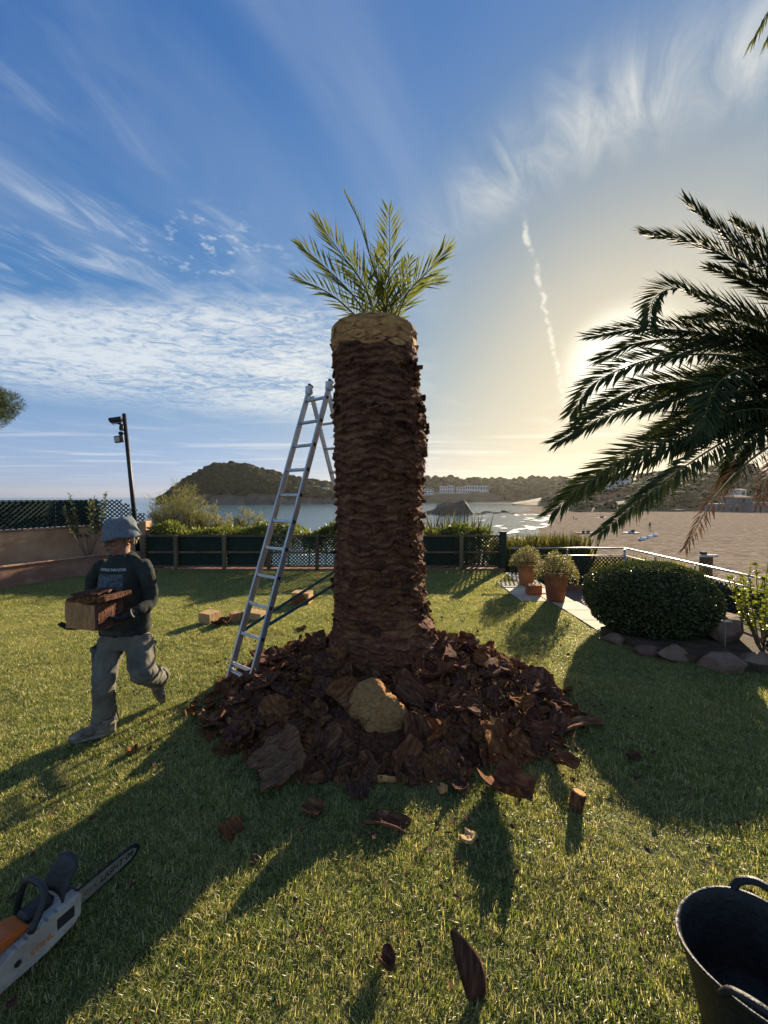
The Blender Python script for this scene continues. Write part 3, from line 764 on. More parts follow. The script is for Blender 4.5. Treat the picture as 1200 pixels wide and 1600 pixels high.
def frond(parent, pts, n, Lmax, mat, seed=0, w=0.012, ang=0.85, vee=0.35, r0=0.022, start=0.12, droop=0.12, upv=(0, 0, 1), mat_r=None, jit=0.12):
    path = spline(pts, 10); N_ = len(path)
    fr_ = obj('frond', MB().tube(path, [max(0.003, r0 * (1 - i / N_) ** 0.9) for i in range(N_)], 6).mesh('frond', True), mat_r or MT['rachis'], parent)
    pa = np.array([p[:] for p in path]); cum = np.concatenate([[0], np.cumsum(np.linalg.norm(np.diff(pa, axis=0), axis=1))]); cum /= cum[-1]
    g = np.random.default_rng(seed); parts = []
    for sgn in (-1, 1):
        t = np.linspace(start, 0.995, n) + g.uniform(-0.004, 0.004, n); t = np.clip(t, 0, 1)
        p = np.stack([np.interp(t, cum, pa[:, k]) for k in range(3)], 1)
        q = np.stack([np.interp(np.clip(t + 0.02, 0, 1), cum, pa[:, k]) for k in range(3)], 1)
        q0 = np.stack([np.interp(np.clip(t - 0.02, 0, 1), cum, pa[:, k]) for k in range(3)], 1)
        T = unit(q - q0); U = np.tile(np.array(upv, float), (n, 1)); S = unit(np.cross(T, U)); Nn = np.cross(S, T)
        spread = ang * (1.15 - 0.75 * t) + g.uniform(-jit, jit, n)
        v_ = vee + g.uniform(-0.25, 0.25, n)
        lat = S * sgn * np.cos(v_)[:, None] + Nn * np.sin(v_)[:, None]
        ax = T * np.cos(spread)[:, None] + lat * np.sin(spread)[:, None]
        env = np.interp(t, [0, start, start + 0.12, 0.45, 0.8, 1], [0.4, 0.45, 0.85, 1.0, 0.8, 0.45])
        L = Lmax * env * g.uniform(0.82, 1.12, n)
        parts.append(leaflets(p, ax, Nn, L, np.full(n, w) * g.uniform(0.8, 1.2, n), droop))
    V, Fc = cat_vf(parts)
    me = mesh('leaflets', V, Fc, False); obj('leaflets', me, mat, fr_, kind='stuff')
    fr_.children[0].matrix_parent_inverse = Matrix()
    return fr_
def slat_panel(a, b, z0, z1, mat, parent, pitch=0.085, w=0.011, off=0.0, name='lattice', top=None):   # diagonal lattice between two plan points
    a, b = Vector(a), Vector(b); d = (b - a); L = d.length; d.normalize(); nrm = Vector((d.y, -d.x, 0)); mb = MB(); Hh = z1 - z0
    for sg in (1, -1):
        c = -Hh
        while c < L + Hh:
            pts_ = []
            for (s, z) in ((c, 0), (c + Hh, Hh)) if sg > 0 else ((c + Hh, 0), (c, Hh)):
                pts_.append([s, z])
            (s0, za), (s1, zb) = pts_
            def clip(s0, za, s1, zb):
                if s0 > s1:
                    s0, za, s1, zb = s1, zb, s0, za
                if s1 <= 0 or s0 >= L:
                    return None
                if s0 < 0:
                    za += (zb - za) * (0 - s0) / (s1 - s0); s0 = 0
                if s1 > L:
                    zb = za + (zb - za) * (L - s0) / (s1 - s0); s1 = L
                return s0, za, s1, zb
            r = clip(s0, za, s1, zb)
            if r and abs(r[2] - r[0]) > 0.01:
                p = a + d * r[0] + nrm * (off + 0.004 * sg); q = a + d * r[2] + nrm * (off + 0.004 * sg)
                mb.beam((p.x, p.y, z0 + r[1]), (q.x, q.y, z0 + r[3]), 0.006, w * 2, upv=(-d.x * sg, -d.y * sg, 1))
            c += pitch * 1.414
    return obj(name, mb, mat, parent, kind='stuff')

# ================================================================== fence at the end of the lawn
FY = 9.42
fx0, fx1 = G(222, 893).x, G(793, 895).x
fence = thing('garden_fence', 'low timber post and rail fence with dark green lattice along the lawn end', 'fence', ((fx0 + fx1) / 2, FY, 0))
FT = 0.86
posts = [P(x, 890, FY).x for x in (227, 277, 352, 421, 496, 570, 645, 720)]
pm = MB().box((0, 0, 0), (0.045, 0.035, FT / 2), bev=0.006).mesh('post')
for x in posts:
    o = obj('post', pm, MT['wood'], fence); o.location = (x, FY - 0.045, FT / 2)
obj('end_post', MB().box((fx1, FY, 0.46), (0.07, 0.07, 0.46), bev=0.01).box((fx1, FY, 0.935), (0.085, 0.085, 0.014), bev=0.006), MT['lattice'], fence, label='taller dark green end post')
for z, t, nm in ((FT - 0.025, 0.05, 'top_rail'), (0.43, 0.045, 'middle_rail'), (0.085, 0.04, 'bottom_rail')):
    obj(nm, MB().box(((fx0 + fx1) / 2, FY + 0.012, z), ((fx1 - fx0) / 2 - 0.02, 0.02, t / 2), bev=0.004), MT['wood'], fence)
allp = posts + [fx1]
for k in range(len(allp) - 1):
    slat_panel((allp[k], FY + 0.055, 0), (allp[k + 1], FY + 0.055, 0), 0.07, FT - 0.03, MT['lattice'], fence, pitch=0.062, w=0.0125)
for k in (0, 1, 2, 6):
    obj('shade_cloth', MB().box(((allp[k] + allp[k + 1]) / 2, FY + 0.085, 0.45), ((allp[k + 1] - allp[k]) / 2 - 0.02 * (k != 6) - 0.14 * (k == 6), 0.004, 0.36)), MT['screen'], fence)
kb = obj('fence_kerb', MB().box(((fx0 + fx1) / 2, FY + 0.03, 0.0), ((fx1 - fx0) / 2 + 0.05, 0.11, 0.035), bev=0.008), MT['kerb']); tag(kb, 'low terracotta kerb under the timber fence', 'kerb')

# ================================================================== walls on the left
def wall_strip(pts, z0, z1, th):
    mb = MB()
    for a, b in zip(pts[:-1], pts[1:]):
        a, b = Vector((*a, 0)), Vector((*b, 0)); d = (b - a).normalized(); n = Vector((-d.y, d.x, 0)) * th
        V = [a, b, b + n, a + n]
        mb.add([(p.x, p.y, z) for z in (z0, z1) for p in V], [(0, 1, 5, 4), (2, 3, 7, 6), (1, 2, 6, 5), (3, 0, 4, 7), (4, 5, 6, 7)])
    return mb
lo = [(-9.6, 3.2), (-8.5, 5.3), (-7.4, 7.41), (-6.95, 8.35), (-6.55, 8.98), (-5.95, 9.36)]
hi = [(-10.4, 3.4), (-9.15, 5.75), (-8.02, 7.75), (-7.55, 8.75), (-7.1, 9.45), (-6.28, 9.98)]
t = thing('planter_wall', 'low rosy rendered planter wall curving along the lawn edge', 'wall', (-7.4, 7.41, 0))
obj('wall_body', wall_strip(lo, -0.1, 0.42, 0.16), MT['stucco2'], t)
for a, b in zip(lo[:-1], lo[1:]):
    a, b = Vector((*a, 0.436)), Vector((*b, 0.436)); d = (b - a).normalized(); n = Vector((-d.y, d.x, 0)); L = (b - a).length; k = max(1, round(L / 0.4))
    for j in range(k):
        p = a + d * (L * j / k + 0.004) + n * 0.08; q = a + d * (L * (j + 1) / k - 0.004) + n * 0.08
        obj('coping_tile', MB().beam(p, q, 0.21, 0.028, bev=0.006), MT['coping'], t)
mb = MB(); nl = len(lo)
lo2 = [(Vector(a) + (Vector(b) - Vector(a)) * 0.12) for a, b in zip(lo, hi)]
mb.add([(p[0], p[1], 0.36) for p in lo2] + [(p[0], p[1], 0.36) for p in hi], [(i, i + 1, i + 1 + nl, i + nl) for i in range(nl - 1)])
obj('planter_soil', mb, MT['soil'], kind='structure')
t = thing('retaining_wall', 'tall stained ochre rendered wall carrying green lattice', 'wall', (-8.02, 7.75, 0))
obj('wall_body', wall_strip(hi, -0.1, 1.06, 0.22), MT['stucco'], t)
for a, b in zip(hi[:-1], hi[1:]):
    a, b = Vector((*a, 1.078)), Vector((*b, 1.078)); d = (b - a).normalized(); n = Vector((-d.y, d.x, 0)); L = (b - a).length; k = max(1, round(L / 0.5))
    for j in range(k):
        obj('coping_tile', MB().beam(a + d * (L * j / k + 0.004) + n * 0.1, a + d * (L * (j + 1) / k - 0.004) + n * 0.1, 0.27, 0.032, bev=0.006), MT['coping'], t)
ex, ey = hi[-1]
obj('end_pier', MB().box((ex + 0.06, ey + 0.02, 0.52), (0.09, 0.13, 0.65), bev=0.01), MT['stucco'], t)
obj('step_block', MB().box((ex + 0.36, ey + 0.02, 0.42), (0.205, 0.11, 0.48), bev=0.01).box((ex + 0.36, ey + 0.02, 0.922), (0.23, 0.13, 0.018), bev=0.004), MT['coping'], t)
lf = thing('lattice_screen', 'dark green lattice screen standing on the ochre wall', 'fence', (-8.02, 7.85, 1.1))
for k, (a, b) in enumerate(zip(hi[:-1], hi[1:])):
    if k == len(hi) - 2:
        m_ = (Vector(a) + Vector(b)) / 2
        slat_panel((a[0], a[1] + 0.1, 0), (m_.x, m_.y + 0.1, 0), 1.10, 1.72, MT['lattice'], lf, pitch=0.07, w=0.014)
        for j in range(3):
            p, q = m_ + (Vector(b) - m_) * (j / 3), m_ + (Vector(b) - m_) * ((j + 1) / 3)
            slat_panel((p.x, p.y + 0.1, 0), (q.x, q.y + 0.1, 0), 1.10, 1.68 - 0.13 * (j + 0.4), MT['lattice'], lf, pitch=0.07, w=0.014)
        continue
    slat_panel((a[0], a[1] + 0.1, 0), (b[0], b[1] + 0.1, 0), 1.10, 1.72, MT['lattice'], lf, pitch=0.07, w=0.014)
    a, b = Vector((a[0], a[1] + 0.1, 1.715)), Vector((b[0], b[1] + 0.1, 1.715))
    obj('frame_rail', MB().beam(a, b, 0.03, 0.02), MT['lattice'], lf)
    if k < 4:
        n = Vector((-(b - a).y, (b - a).x, 0)).normalized() * 0.03; lo_, hi_ = 1.11, 1.70
        obj('shade_cloth', MB().add([(*(a + n).xy, lo_), (*(b + n).xy, lo_), (*(b + n).xy, hi_), (*(a + n).xy, hi_)], [(0, 1, 2, 3)]), MT['screen'], lf)

# ================================================================== floodlight mast
lt = P(194, 648, 9.62); lb = Vector((-6.17, 9.62, 0.36))
ld = (lt - lb).normalized()
t = thing('floodlight_mast', 'slim black mast with two floodlights rising behind the wall', 'lamp', lb)
obj('pole', MB().tube([lb - Vector((0, 0, 0.05)), lt], [0.052, 0.045], 12).mesh('pole', True), MT['black'], t)
obj('pole_cap', MB().tube([lt, lt + ld * 0.03], [0.05, 0.03], 12), MT['black'], t)
fwd = Vector((-0.86, -0.45, -0.25)).normalized(); sx = fwd.cross(Vector((0, 0, 1))).normalized(); uz = sx.cross(fwd)
c = lt - ld * 0.14 + Vector((-0.18, -0.06, 0))
hd = obj('floodlight', MB().box(c, (0.13, 0.14, 0.05), (sx, fwd, uz), bev=0.02).box(c - uz * 0.06, (0.10, 0.10, 0.02), (sx, fwd, uz), bev=0.008), MT['black'], t, label='upper floodlight tilted downwards')
obj('lens', MB().box(c - uz * 0.083 + fwd * 0.02, (0.09, 0.08, 0.004), (sx, fwd, uz)), MT['steel'], hd).matrix_parent_inverse = Matrix()
obj('bracket', MB().beam(c + Vector((0.02, 0, -0.06)), lt - ld * 0.30, 0.035, 0.05).box(lt - ld * 0.34 + Vector((-0.05, -0.05, 0)), (0.05, 0.05, 0.06), bev=0.01), MT['black'], t)
c2 = lt - ld * 0.62 + Vector((-0.12, -0.11, 0))
fwd2 = Vector((-0.5, -0.86, -0.15)).normalized(); sx2 = fwd2.cross(Vector((0, 0, 1))).normalized(); uz2 = sx2.cross(fwd2)
hd2 = obj('floodlight', MB().box(c2, (0.15, 0.045, 0.085), (sx2, fwd2, uz2), bev=0.015), MT['black'], t, label='lower floodlight with a pale glass front')
obj('lens', MB().box(c2 + fwd2 * 0.047, (0.125, 0.003, 0.06), (sx2, fwd2, uz2)), pmat('floodlight glass', (0.30, 0.28, 0.24), (0.42, 0.39, 0.34), 9, 0.15, 0, spec=0.6), hd2).matrix_parent_inverse = Matrix()
c3 = lt - ld * 0.47 + Vector((-0.09, -0.06, 0))
obj('sensor', MB().ball(c3, (0.055, 0.055, 0.05)).beam(c3, lt - ld * 0.48, 0.02, 0.02).mesh('sensor', True), MT['black'], t)

# ================================================================== shrubs
def shoot_plant(name, label, base, n_stem, hgt, spread, leaf_mat, nleaf, LL, LW, seed, lean=(0, 0), stem_r=0.008, cat='shrub', tipfrac=0.3, hvar=0.35, flowers=0, group=None, droop=0.0):
    g = random.Random(seed); t = thing(name, label, cat, base, group); P_, A_, N_, L_, W_ = [], [], [], [], []
    for k in range(n_stem):
        a = g.uniform(0, 6.283); s = spread * math.sqrt(g.random()); h = hgt * g.uniform(1 - hvar, 1)
        b = Vector(base) + Vector((math.cos(a), math.sin(a), 0)) * 0.06 * g.random()
        e = Vector(base) + Vector((math.cos(a) * s + lean[0] * h, math.sin(a) * s + lean[1] * h, h))
        m_ = (b + e) / 2 + Vector((math.cos(a), math.sin(a), 0)) * s * (0.15 - droop)
        pth = spline([b, m_, e], 6)
        obj('stem', MB().tube(pth, [stem_r * (1 - 0.75 * i / len(pth)) for i in range(len(pth))], 5).mesh('stem', True), MT['twig'], t)
        for j in range(nleaf):
            q = tipfrac + (1 - tipfrac) * g.random(); i = min(int(q * (len(pth) - 1)), len(pth) - 2); f = q * (len(pth) - 1) - i
            p = pth[i].lerp(pth[i + 1], f); tn = (pth[i + 1] - pth[i]).normalized()
            d = Vector((g.gauss(0, 1), g.gauss(0, 1), g.gauss(0.1, 0.7))).normalized(); d = (d + tn * 0.7).normalized()
            P_.append(p[:]); A_.append(d[:]); N_.append((Vector((g.gauss(0, .5), g.gauss(0, .5), 1)))[:]); L_.append(LL * g.uniform(0.6, 1.15)); W_.append(LW * g.uniform(0.7, 1.1))
    V, Fc = leaves(np.array(P_), np.array(A_), np.array(N_), np.array(L_), np.array(W_))
    obj('foliage', mesh('foliage', V, Fc, False), leaf_mat, t, kind='stuff')
    return t
MT['greyleaf'] = pmat('greyish shrub leaf', (0.07, 0.085, 0.04), (0.20, 0.20, 0.12), 8, 0.45, 0, transl=0.3, spec=0.4)
shoot_plant('flower_shrub', 'leggy bare stemmed shrub in the planter behind the worker', (-6.95, 9.0, 0.36), 13, 1.62, 0.62, MT['greyleaf'], 60, 0.10, 0.020, 3, lean=(-0.06, 0), tipfrac=0.42)
def feathery(name, label, base, rx, ry, h, n, seed, shoots=26, group=None):
    g = np.random.default_rng(seed); t = thing(name, label, 'bush', base, group); base = np.array(base); mb = MB(); P_, A_ = [], []
    for k in range(shoots):
        a = g.uniform(0, 6.283); s = math.sqrt(g.random()); e = base + np.array([math.cos(a) * rx * s, math.sin(a) * ry * s, h * (1 - 0.45 * s * s) * g.uniform(0.72, 1.06)])
        m_ = base + (e - base) * 0.5 + np.array([math.cos(a) * rx * 0.12, math.sin(a) * ry * 0.12, 0.1 * h])
        pth = spline([base, m_, e], 5); mb.tube(pth, [0.014 * (1 - 0.8 * i / len(pth)) for i in range(len(pth))], 4)
        pa = np.array([p[:] for p in pth]); cnt = n // shoots
        q = g.uniform(0.18, 1.0, cnt) ** 0.8 * (len(pa) - 1); i = np.minimum(q.astype(int), len(pa) - 2); f = (q - i)[:, None]
        p = pa[i] * (1 - f) + pa[i + 1] * f; tn = unit(pa[i + 1] - pa[i])
        off = unit(g.normal(0, 1, (cnt, 3)) + tn * 1.0 + np.array([0, 0, 0.3]))
        # secondary sprays
        p2 = p + off * g.uniform(0.0, 0.26, (cnt, 1)) * rx * 0.8
        P_.append(p2); A_.append(unit(off + g.normal(0, 0.5, (cnt, 3)) + np.array([0, 0, 0.35])))
    P_ = np.concatenate(P_); A_ = np.concatenate(A_)
    obj('stem', mb, MT['twig'], t)
    V, Fc = leaves(P_, A_, g.normal(0, 1, P_.shape), g.uniform(0.06, 0.17, len(P_)), g.uniform(0.0035, 0.0075, len(P_)))
    obj('foliage', mesh('foliage', V, Fc, False), MT['tamarisk'], t, kind='stuff'); return t
feathery('tamarisk_bush', 'large feathery olive bush beside the floodlight mast', (-6.15, 11.6, -0.5), 1.05, 0.8, 2.7, 15000, 4, 52)
feathery('tamarisk_bush', 'rounder feathery bush between the large one and the water', (-5.2, 11.9, -0.6), 0.66, 0.6, 2.1, 9500, 5, 34)
feathery('tamarisk_bush', 'small feathery bush above the fence beside the ladder', (-4.05, 11.6, -0.6), 0.62, 0.55, 2.2, 8500, 6, 34)
def cover(name, label, x0, x1, y, z0, z1, n, seed, LL=0.11, LW=0.018, dep=0.35):
    g = np.random.default_rng(seed); p = np.stack([g.uniform(x0, x1, n), y + g.uniform(-dep, dep, n), g.uniform(0, 1, n)], 1)
    top = z0 + (z1 - z0) * (0.55 + 0.9 * (n2(p[:, 0], p[:, 1], 1.6, 4, seed) - 0.25)); p[:, 2] = z0 + (top - z0) * p[:, 2] ** 0.45
    t = thing(name, label, 'hedge', ((x0 + x1) / 2, y, -0.4))
    V, Fc = leaves(p, rand_dir(n, 0.1) + np.array([0, 0, 0.4]), g.normal(0, 1, (n, 3)), g.uniform(0.5, 1.2, n) * LL, g.uniform(0.6, 1.2, n) * LW)
    obj('foliage', mesh('foliage', V, Fc, False), MT['ground_cover'], t, kind='stuff')
    mb = MB()
    for k in range(int((x1 - x0) / 0.22)):
        x = x0 + 0.11 + k * 0.22; mb.tube([(x, y, -0.42), (x + 0.05, y, z0 + 0.1), (x + 0.02, y + 0.05, z0 + (z1 - z0) * 0.6)], [0.02, 0.015, 0.005], 5)
    obj('stem', mb, MT['twig'], t); return t
cover('succulent_hedge', 'bright fleshy leaved hedge topping the fence between the wall and the ladder', P(243, 830, 9.95).x, P(468, 830, 9.95).x, 9.95, 0.30, 1.13, 9000, 11)
cover('succulent_hedge', 'tuft of upright fleshy leaves behind the fence next to the trunk', P(474, 830, 9.95).x, P(545, 830, 9.95).x, 9.95, 0.30, 1.16, 2200, 12, 0.15, 0.022)
cover('succulent_hedge', 'fleshy leaved hedge topping the fence between the trunk and the end post', P(640, 830, 9.95).x, P(765, 830, 9.95).x, 9.95, 0.30, 1.12, 4500, 13)
def reeds(name, label, x0, x1, y0, y1, zb, h0, h1, n, seed, lean=0.15, mat=None, w=0.006):
    g = np.random.default_rng(seed); p = np.stack([g.uniform(x0, x1, n), g.uniform(y0, y1, n), np.zeros(n)], 1); p[:, 2] = bank_z(p[:, 0], p[:, 1]) if zb is None else zb
    ax = g.normal(0, lean, (n, 3)); ax[:, 2] = 1
    V, Fc = leaves(p, ax, g.normal(0, 1, (n, 3)), g.uniform(h0, h1, n), g.uniform(0.6, 1.2, n) * w)
    o = obj(name, mesh(name, V, Fc, False), mat or MT['reeds'], kind='stuff'); return tag(o, label, 'grass')
reeds('tall_grass', 'tall wild grass growing beyond the steel railing', 3.5, 5.7, 10.4, 12.8, None, 0.7, 1.35, 4600, 21, w=0.004)
reeds('wispy_grass', 'thin wispy grass stems rising over the hedge in front of the rock islet', 0.7, 2.6, 10.0, 11.5, None, 1.3, 2.0, 200, 22, 0.13, MT['tamarisk'], 0.0025)
reeds('scrub_grass', 'low scrubby grass on the bank beside the beach', 6.4, 9.6, 11.0, 15, None, 0.25, 0.7, 1300, 23, 0.35)
reeds('bank_scrub', 'yellow green scrub spilling over the bank outside the railing', 5.9, 7.4, 4.6, 6.6, None, 0.35, 0.9, 3000, 24, 0.5, MT['shrub'], 0.012)

# ================================================================== pots on the paving
def pot(base, r, h, label, seed, plant_label, trail):
    t = thing('terracotta_pot', label, 'pot', base)
    prof = [(0.0, 0.0), (r * 0.66, 0.0), (r * 0.70, h * 0.03), (r * 0.80, h * 0.35), (r * 0.93, h * 0.78), (r * 0.95, h * 0.84), (r * 1.04, h * 0.86), (r * 1.05, h * 0.97), (r * 1.02, h), (r * 0.93, h), (r * 0.90, h * 0.9), (0, h * 0.9)]
    obj('pot_body', MB().lathe(prof, 36, base).mesh('pot_body', True), MT['terracotta'], t)
    obj('soil', MB().lathe([(0, h * 0.93), (r * 0.9, h * 0.915)], 24, base), MT['soil'], t)
    g = np.random.default_rng(seed); n = 3000; b = np.array(base) + np.array([0, 0, h * 0.93]); c = thing('potted_plant', plant_label, 'plant', tuple(b))
    a = g.uniform(0, 6.283, n); s = np.sqrt(g.random(n)); top = 0.10 + 0.34 * fbm(np.stack([np.cos(a) * s * 2, np.sin(a) * s * 2, np.full(n, seed)], 1), 3, seed)
    p = b + np.stack([np.cos(a) * s * r * 1.75, np.sin(a) * s * r * 1.6, g.random(n) ** 0.6 * top * (1.15 - 0.9 * s ** 3) - trail * np.maximum(s - 0.72, 0) * 2.2 * g.random(n)], 1)
    V, Fc = leaves(p, rand_dir(n, -0.3), g.normal(0, 1, (n, 3)), g.uniform(0.015, 0.045, n), g.uniform(0.005, 0.011, n))
    obj('foliage', mesh('foliage', V, Fc, False), MT['potplant'], c, kind='stuff')
    mb = MB()
    for k in range(26):
        q = g.uniform(0, 6.283); e = b + np.array([math.cos(q) * r * g.uniform(.5, 1.7), math.sin(q) * r * g.uniform(.5, 1.7), g.uniform(-0.12, 0.38)]); mb.tube(spline([b, (b + e) / 2 + np.array([0, 0, 0.12]), e], 4), [0.004] * 9, 4)
    obj('stem', mb, MT['twig'], c)
    m = 90; q = g.uniform(0, 6.283, m); s = g.uniform(0.3, 1.6, m); p = b + np.stack([np.cos(q) * s * r, np.sin(q) * s * r, g.uniform(0.1, 0.34, m) - 0.1 * s], 1)
    V, Fc = leaves(p, rand_dir(m), g.normal(0, 1, (m, 3)), g.uniform(0.02, 0.04, m), g.uniform(0.01, 0.016, m)); obj('flowers', mesh('flowers', V, Fc, False), MT['flower'], c, kind='stuff')
q1, q2 = G(868, 938, 0.018), G(822, 914, 0.018)
pot((q1.x, q1.y, 0.018), 0.205, 0.50, 'tapered terracotta pot on the paving edge next to the lawn', 31, 'pale flowering plant spilling from the pot nearer the hedge', 0.35)
pot((q2.x, q2.y, 0.018), 0.185, 0.45, 'tapered terracotta pot standing next to the fence end post', 32, 'bushy grey green plant in the pot by the fence post', 0.2)
bq = G(837, 930, 0.018)
o = obj('terracotta_block', MB().box((bq.x, bq.y + 0.1, 0.018 + 0.085), (0.125, 0.085, 0.085), bev=0.008), MT['terracotta']); tag(o, 'small terracotta block lying between the two pots', 'block')

# ================================================================== railing round the lower terrace
RZ_ = 0.62
r0_, r1_, r2_ = Vector((2.90, 8.78, 0)), Vector((5.52, 8.78, 0)), Vector((5.36, 2.6, 0))
t = thing('railing', 'polished steel railing with dark green lattice round the lower terrace', 'railing', (r1_.x, r1_.y, -0.35))
up_ = Vector((0, 0, 1))
for a, b in ((r0_, r1_), (r1_, r2_)):
    obj('handrail', MB().tube([a + up_ * RZ_, b + up_ * RZ_], 0.019, 12).mesh('handrail', True), MT['steel'], t)
    obj('lower_rail', MB().tube([a + up_ * 0.45, b + up_ * 0.45], 0.012, 8).mesh('lower_rail', True), MT['steel'], t)
    k = int((b - a).length / 0.95); 
    for j in range(k):
        p, q = a.lerp(b, j / k), a.lerp(b, (j + 1) / k)
        slat_panel((p.x, p.y + 0.02, 0), (q.x, q.y + 0.02, 0), -0.26, 0.42, MT['lattice'], t, pitch=0.062, w=0.0125)
        if j > 0 or a is r1_:
            obj('post', MB().tube([p + up_ * -0.35, p + up_ * (RZ_ - 0.024)], 0.014 if j else 0.024, 8).mesh('post', True), MT['steel'], t)
    if a is r1_:
        n = Vector((0.05, 0, 0)); p, q = a.lerp(b, 0.22) + n, b + n
        obj('shade_cloth', MB().add([(p.x, p.y, -0.25), (q.x, q.y, -0.25), (q.x, q.y, 0.33), (p.x, p.y, 0.33)], [(0, 1, 2, 3)]), MT['screen'], t)
k2 = obj('terrace_kerb', MB().box((4.2, 8.84, -0.3), (1.4, 0.09, 0.06), bev=0.01), MT['kerb']); tag(k2, 'terracotta kerb under the straight steel railing', 'kerb')

# ================================================================== clipped hedge, rocks, shrub on the right
hc, hr = np.array([3.46, 4.98, 0.47]), np.array([0.745, 0.66, 0.46])
t = thing('clipped_hedge', 'large rounded clipped green hedge in the rock edged bed', 'hedge', (hc[0], hc[1], 0.1))
def superell(d, e=2.3):
    return d / (np.abs(d[:, :1]) ** e + np.abs(d[:, 1:2]) ** e + np.abs(d[:, 2:3]) ** e) ** (1 / e)
n = 21000; d = rand_dir(n); sp = superell(d); bulge = 0.93 + 0.14 * fbm(d * 2.4, 3, 91)
p = hc + sp * hr * bulge[:, None] * (1 - 0.10 * rng.random((n, 1)) ** 2)
V, Fc = leaves(p, unit(rand_dir(n) + d * 0.9 + np.array([0, 0, 0.3])), d + rng.normal(0, 0.6, (n, 3)), rng.uniform(0.022, 0.045, n), rng.uniform(0.008, 0.014, n))
obj('foliage', mesh('foliage', V, Fc, False), MT['hedge'], t, kind='stuff')
obj('dark_core', mesh('dark_core', hc + superell(ICV) * hr * 0.90, ICF), MT['hedge_core'], t)  # solid dark ellipsoid filling the hedge behind its leaves
mb = MB()
for k in range(5):
    mb.tube([(hc[0] + 0.25 * (k - 2), hc[1], 0.05), (hc[0] + 0.3 * (k - 2), hc[1], 0.3)], [0.03, 0.02], 6)
obj('stem', mb, MT['twig'], t)
RK = [(968, 1002, 0.16, 0.09, 'flat sandstone rock under the hedge next to the paving'), (1012, 1020, 0.15, 0.085, 'sandstone rock under the hedge between its two neighbours'), (1060, 1030, 0.18, 0.10, 'long sandstone rock under the hedge next to the pinkish stone'),
      (1097, 1034, 0.055, 0.06, 'small pinkish stone wedged between two larger rocks'), (1143, 1048, 0.22, 0.14, 'large humped sandstone boulder in front of the thin pipe'), (1196, 1046, 0.20, 0.13, 'sandstone boulder at the foot of the bright shrub')]
for k, (x, y, w, h, lbl) in enumerate(RK):
    c = G(x, y + 6); c = Vector((c.x, c.y + w * 0.45, h * 0.55))
    rock('border_rock', c, (w, w * 0.75, h), 100 + k, MT['rock'], lbl, rough=0.4)
c = P(1130, 1000, 4.55); rock('boulder', (c.x, c.y, 0.22), (0.26, 0.2, 0.2), 120, MT['rock'], 'rough boulder behind the pipe between hedge and shrub')
c = G(1141, 1030, 0.1); c.y = 4.25; c.x = (1141 - 600) / F * 4.25
t = thing('standpipe', 'thin metal pipe with a small flat cap behind the humped boulder', 'pipe', (c.x, c.y, 0.1))
obj('pipe', MB().tube([(c.x, c.y, 0.05), (c.x - 0.012, c.y, 0.40)], 0.008, 8), MT['steel'], t)
obj('cap', MB().box((c.x - 0.01, c.y, 0.406), (0.06, 0.03, 0.007), bev=0.002), MT['steel'], t)
shoot_plant('leafy_shrub', 'bright sunlit leafy shrub behind the border rocks', (4.35, 4.35, 0.1), 16, 1.0, 0.42, MT['shrub'], 48, 0.062, 0.021, 41, tipfrac=0.15)
shoot_plant('leafy_shrub', 'taller dark stemmed shrub against the railing', (4.68, 4.55, 0.1), 8, 1.25, 0.25, MT['shrub'], 34, 0.07, 0.024, 42, tipfrac=0.2)
# wooden shower posts below the railing
c = P(1103, 880, 11.5); zb = float(bank_z(np.array([c.x]), np.array([c.y]))[0])
t = thing('shower_post', 'pair of dark timber posts with a cross arm below the railing', 'post', (c.x, c.y, zb))
for dx, zt in ((-0.09, 862), (0.10, 866)):
    obj('post', MB().box((c.x + dx, c.y, (zb - 0.1 + P(1100, zt, 11.5).z) / 2), (0.065, 0.065, (P(1100, zt, 11.5).z - zb + 0.1) / 2), bev=0.01), MT['wood'], t)
zt = P(1100, 868, 11.5).z
obj('cross_arm', MB().box((c.x, c.y - 0.09, zt), (0.27, 0.022, 0.035), bev=0.005), MT['alu'], t)

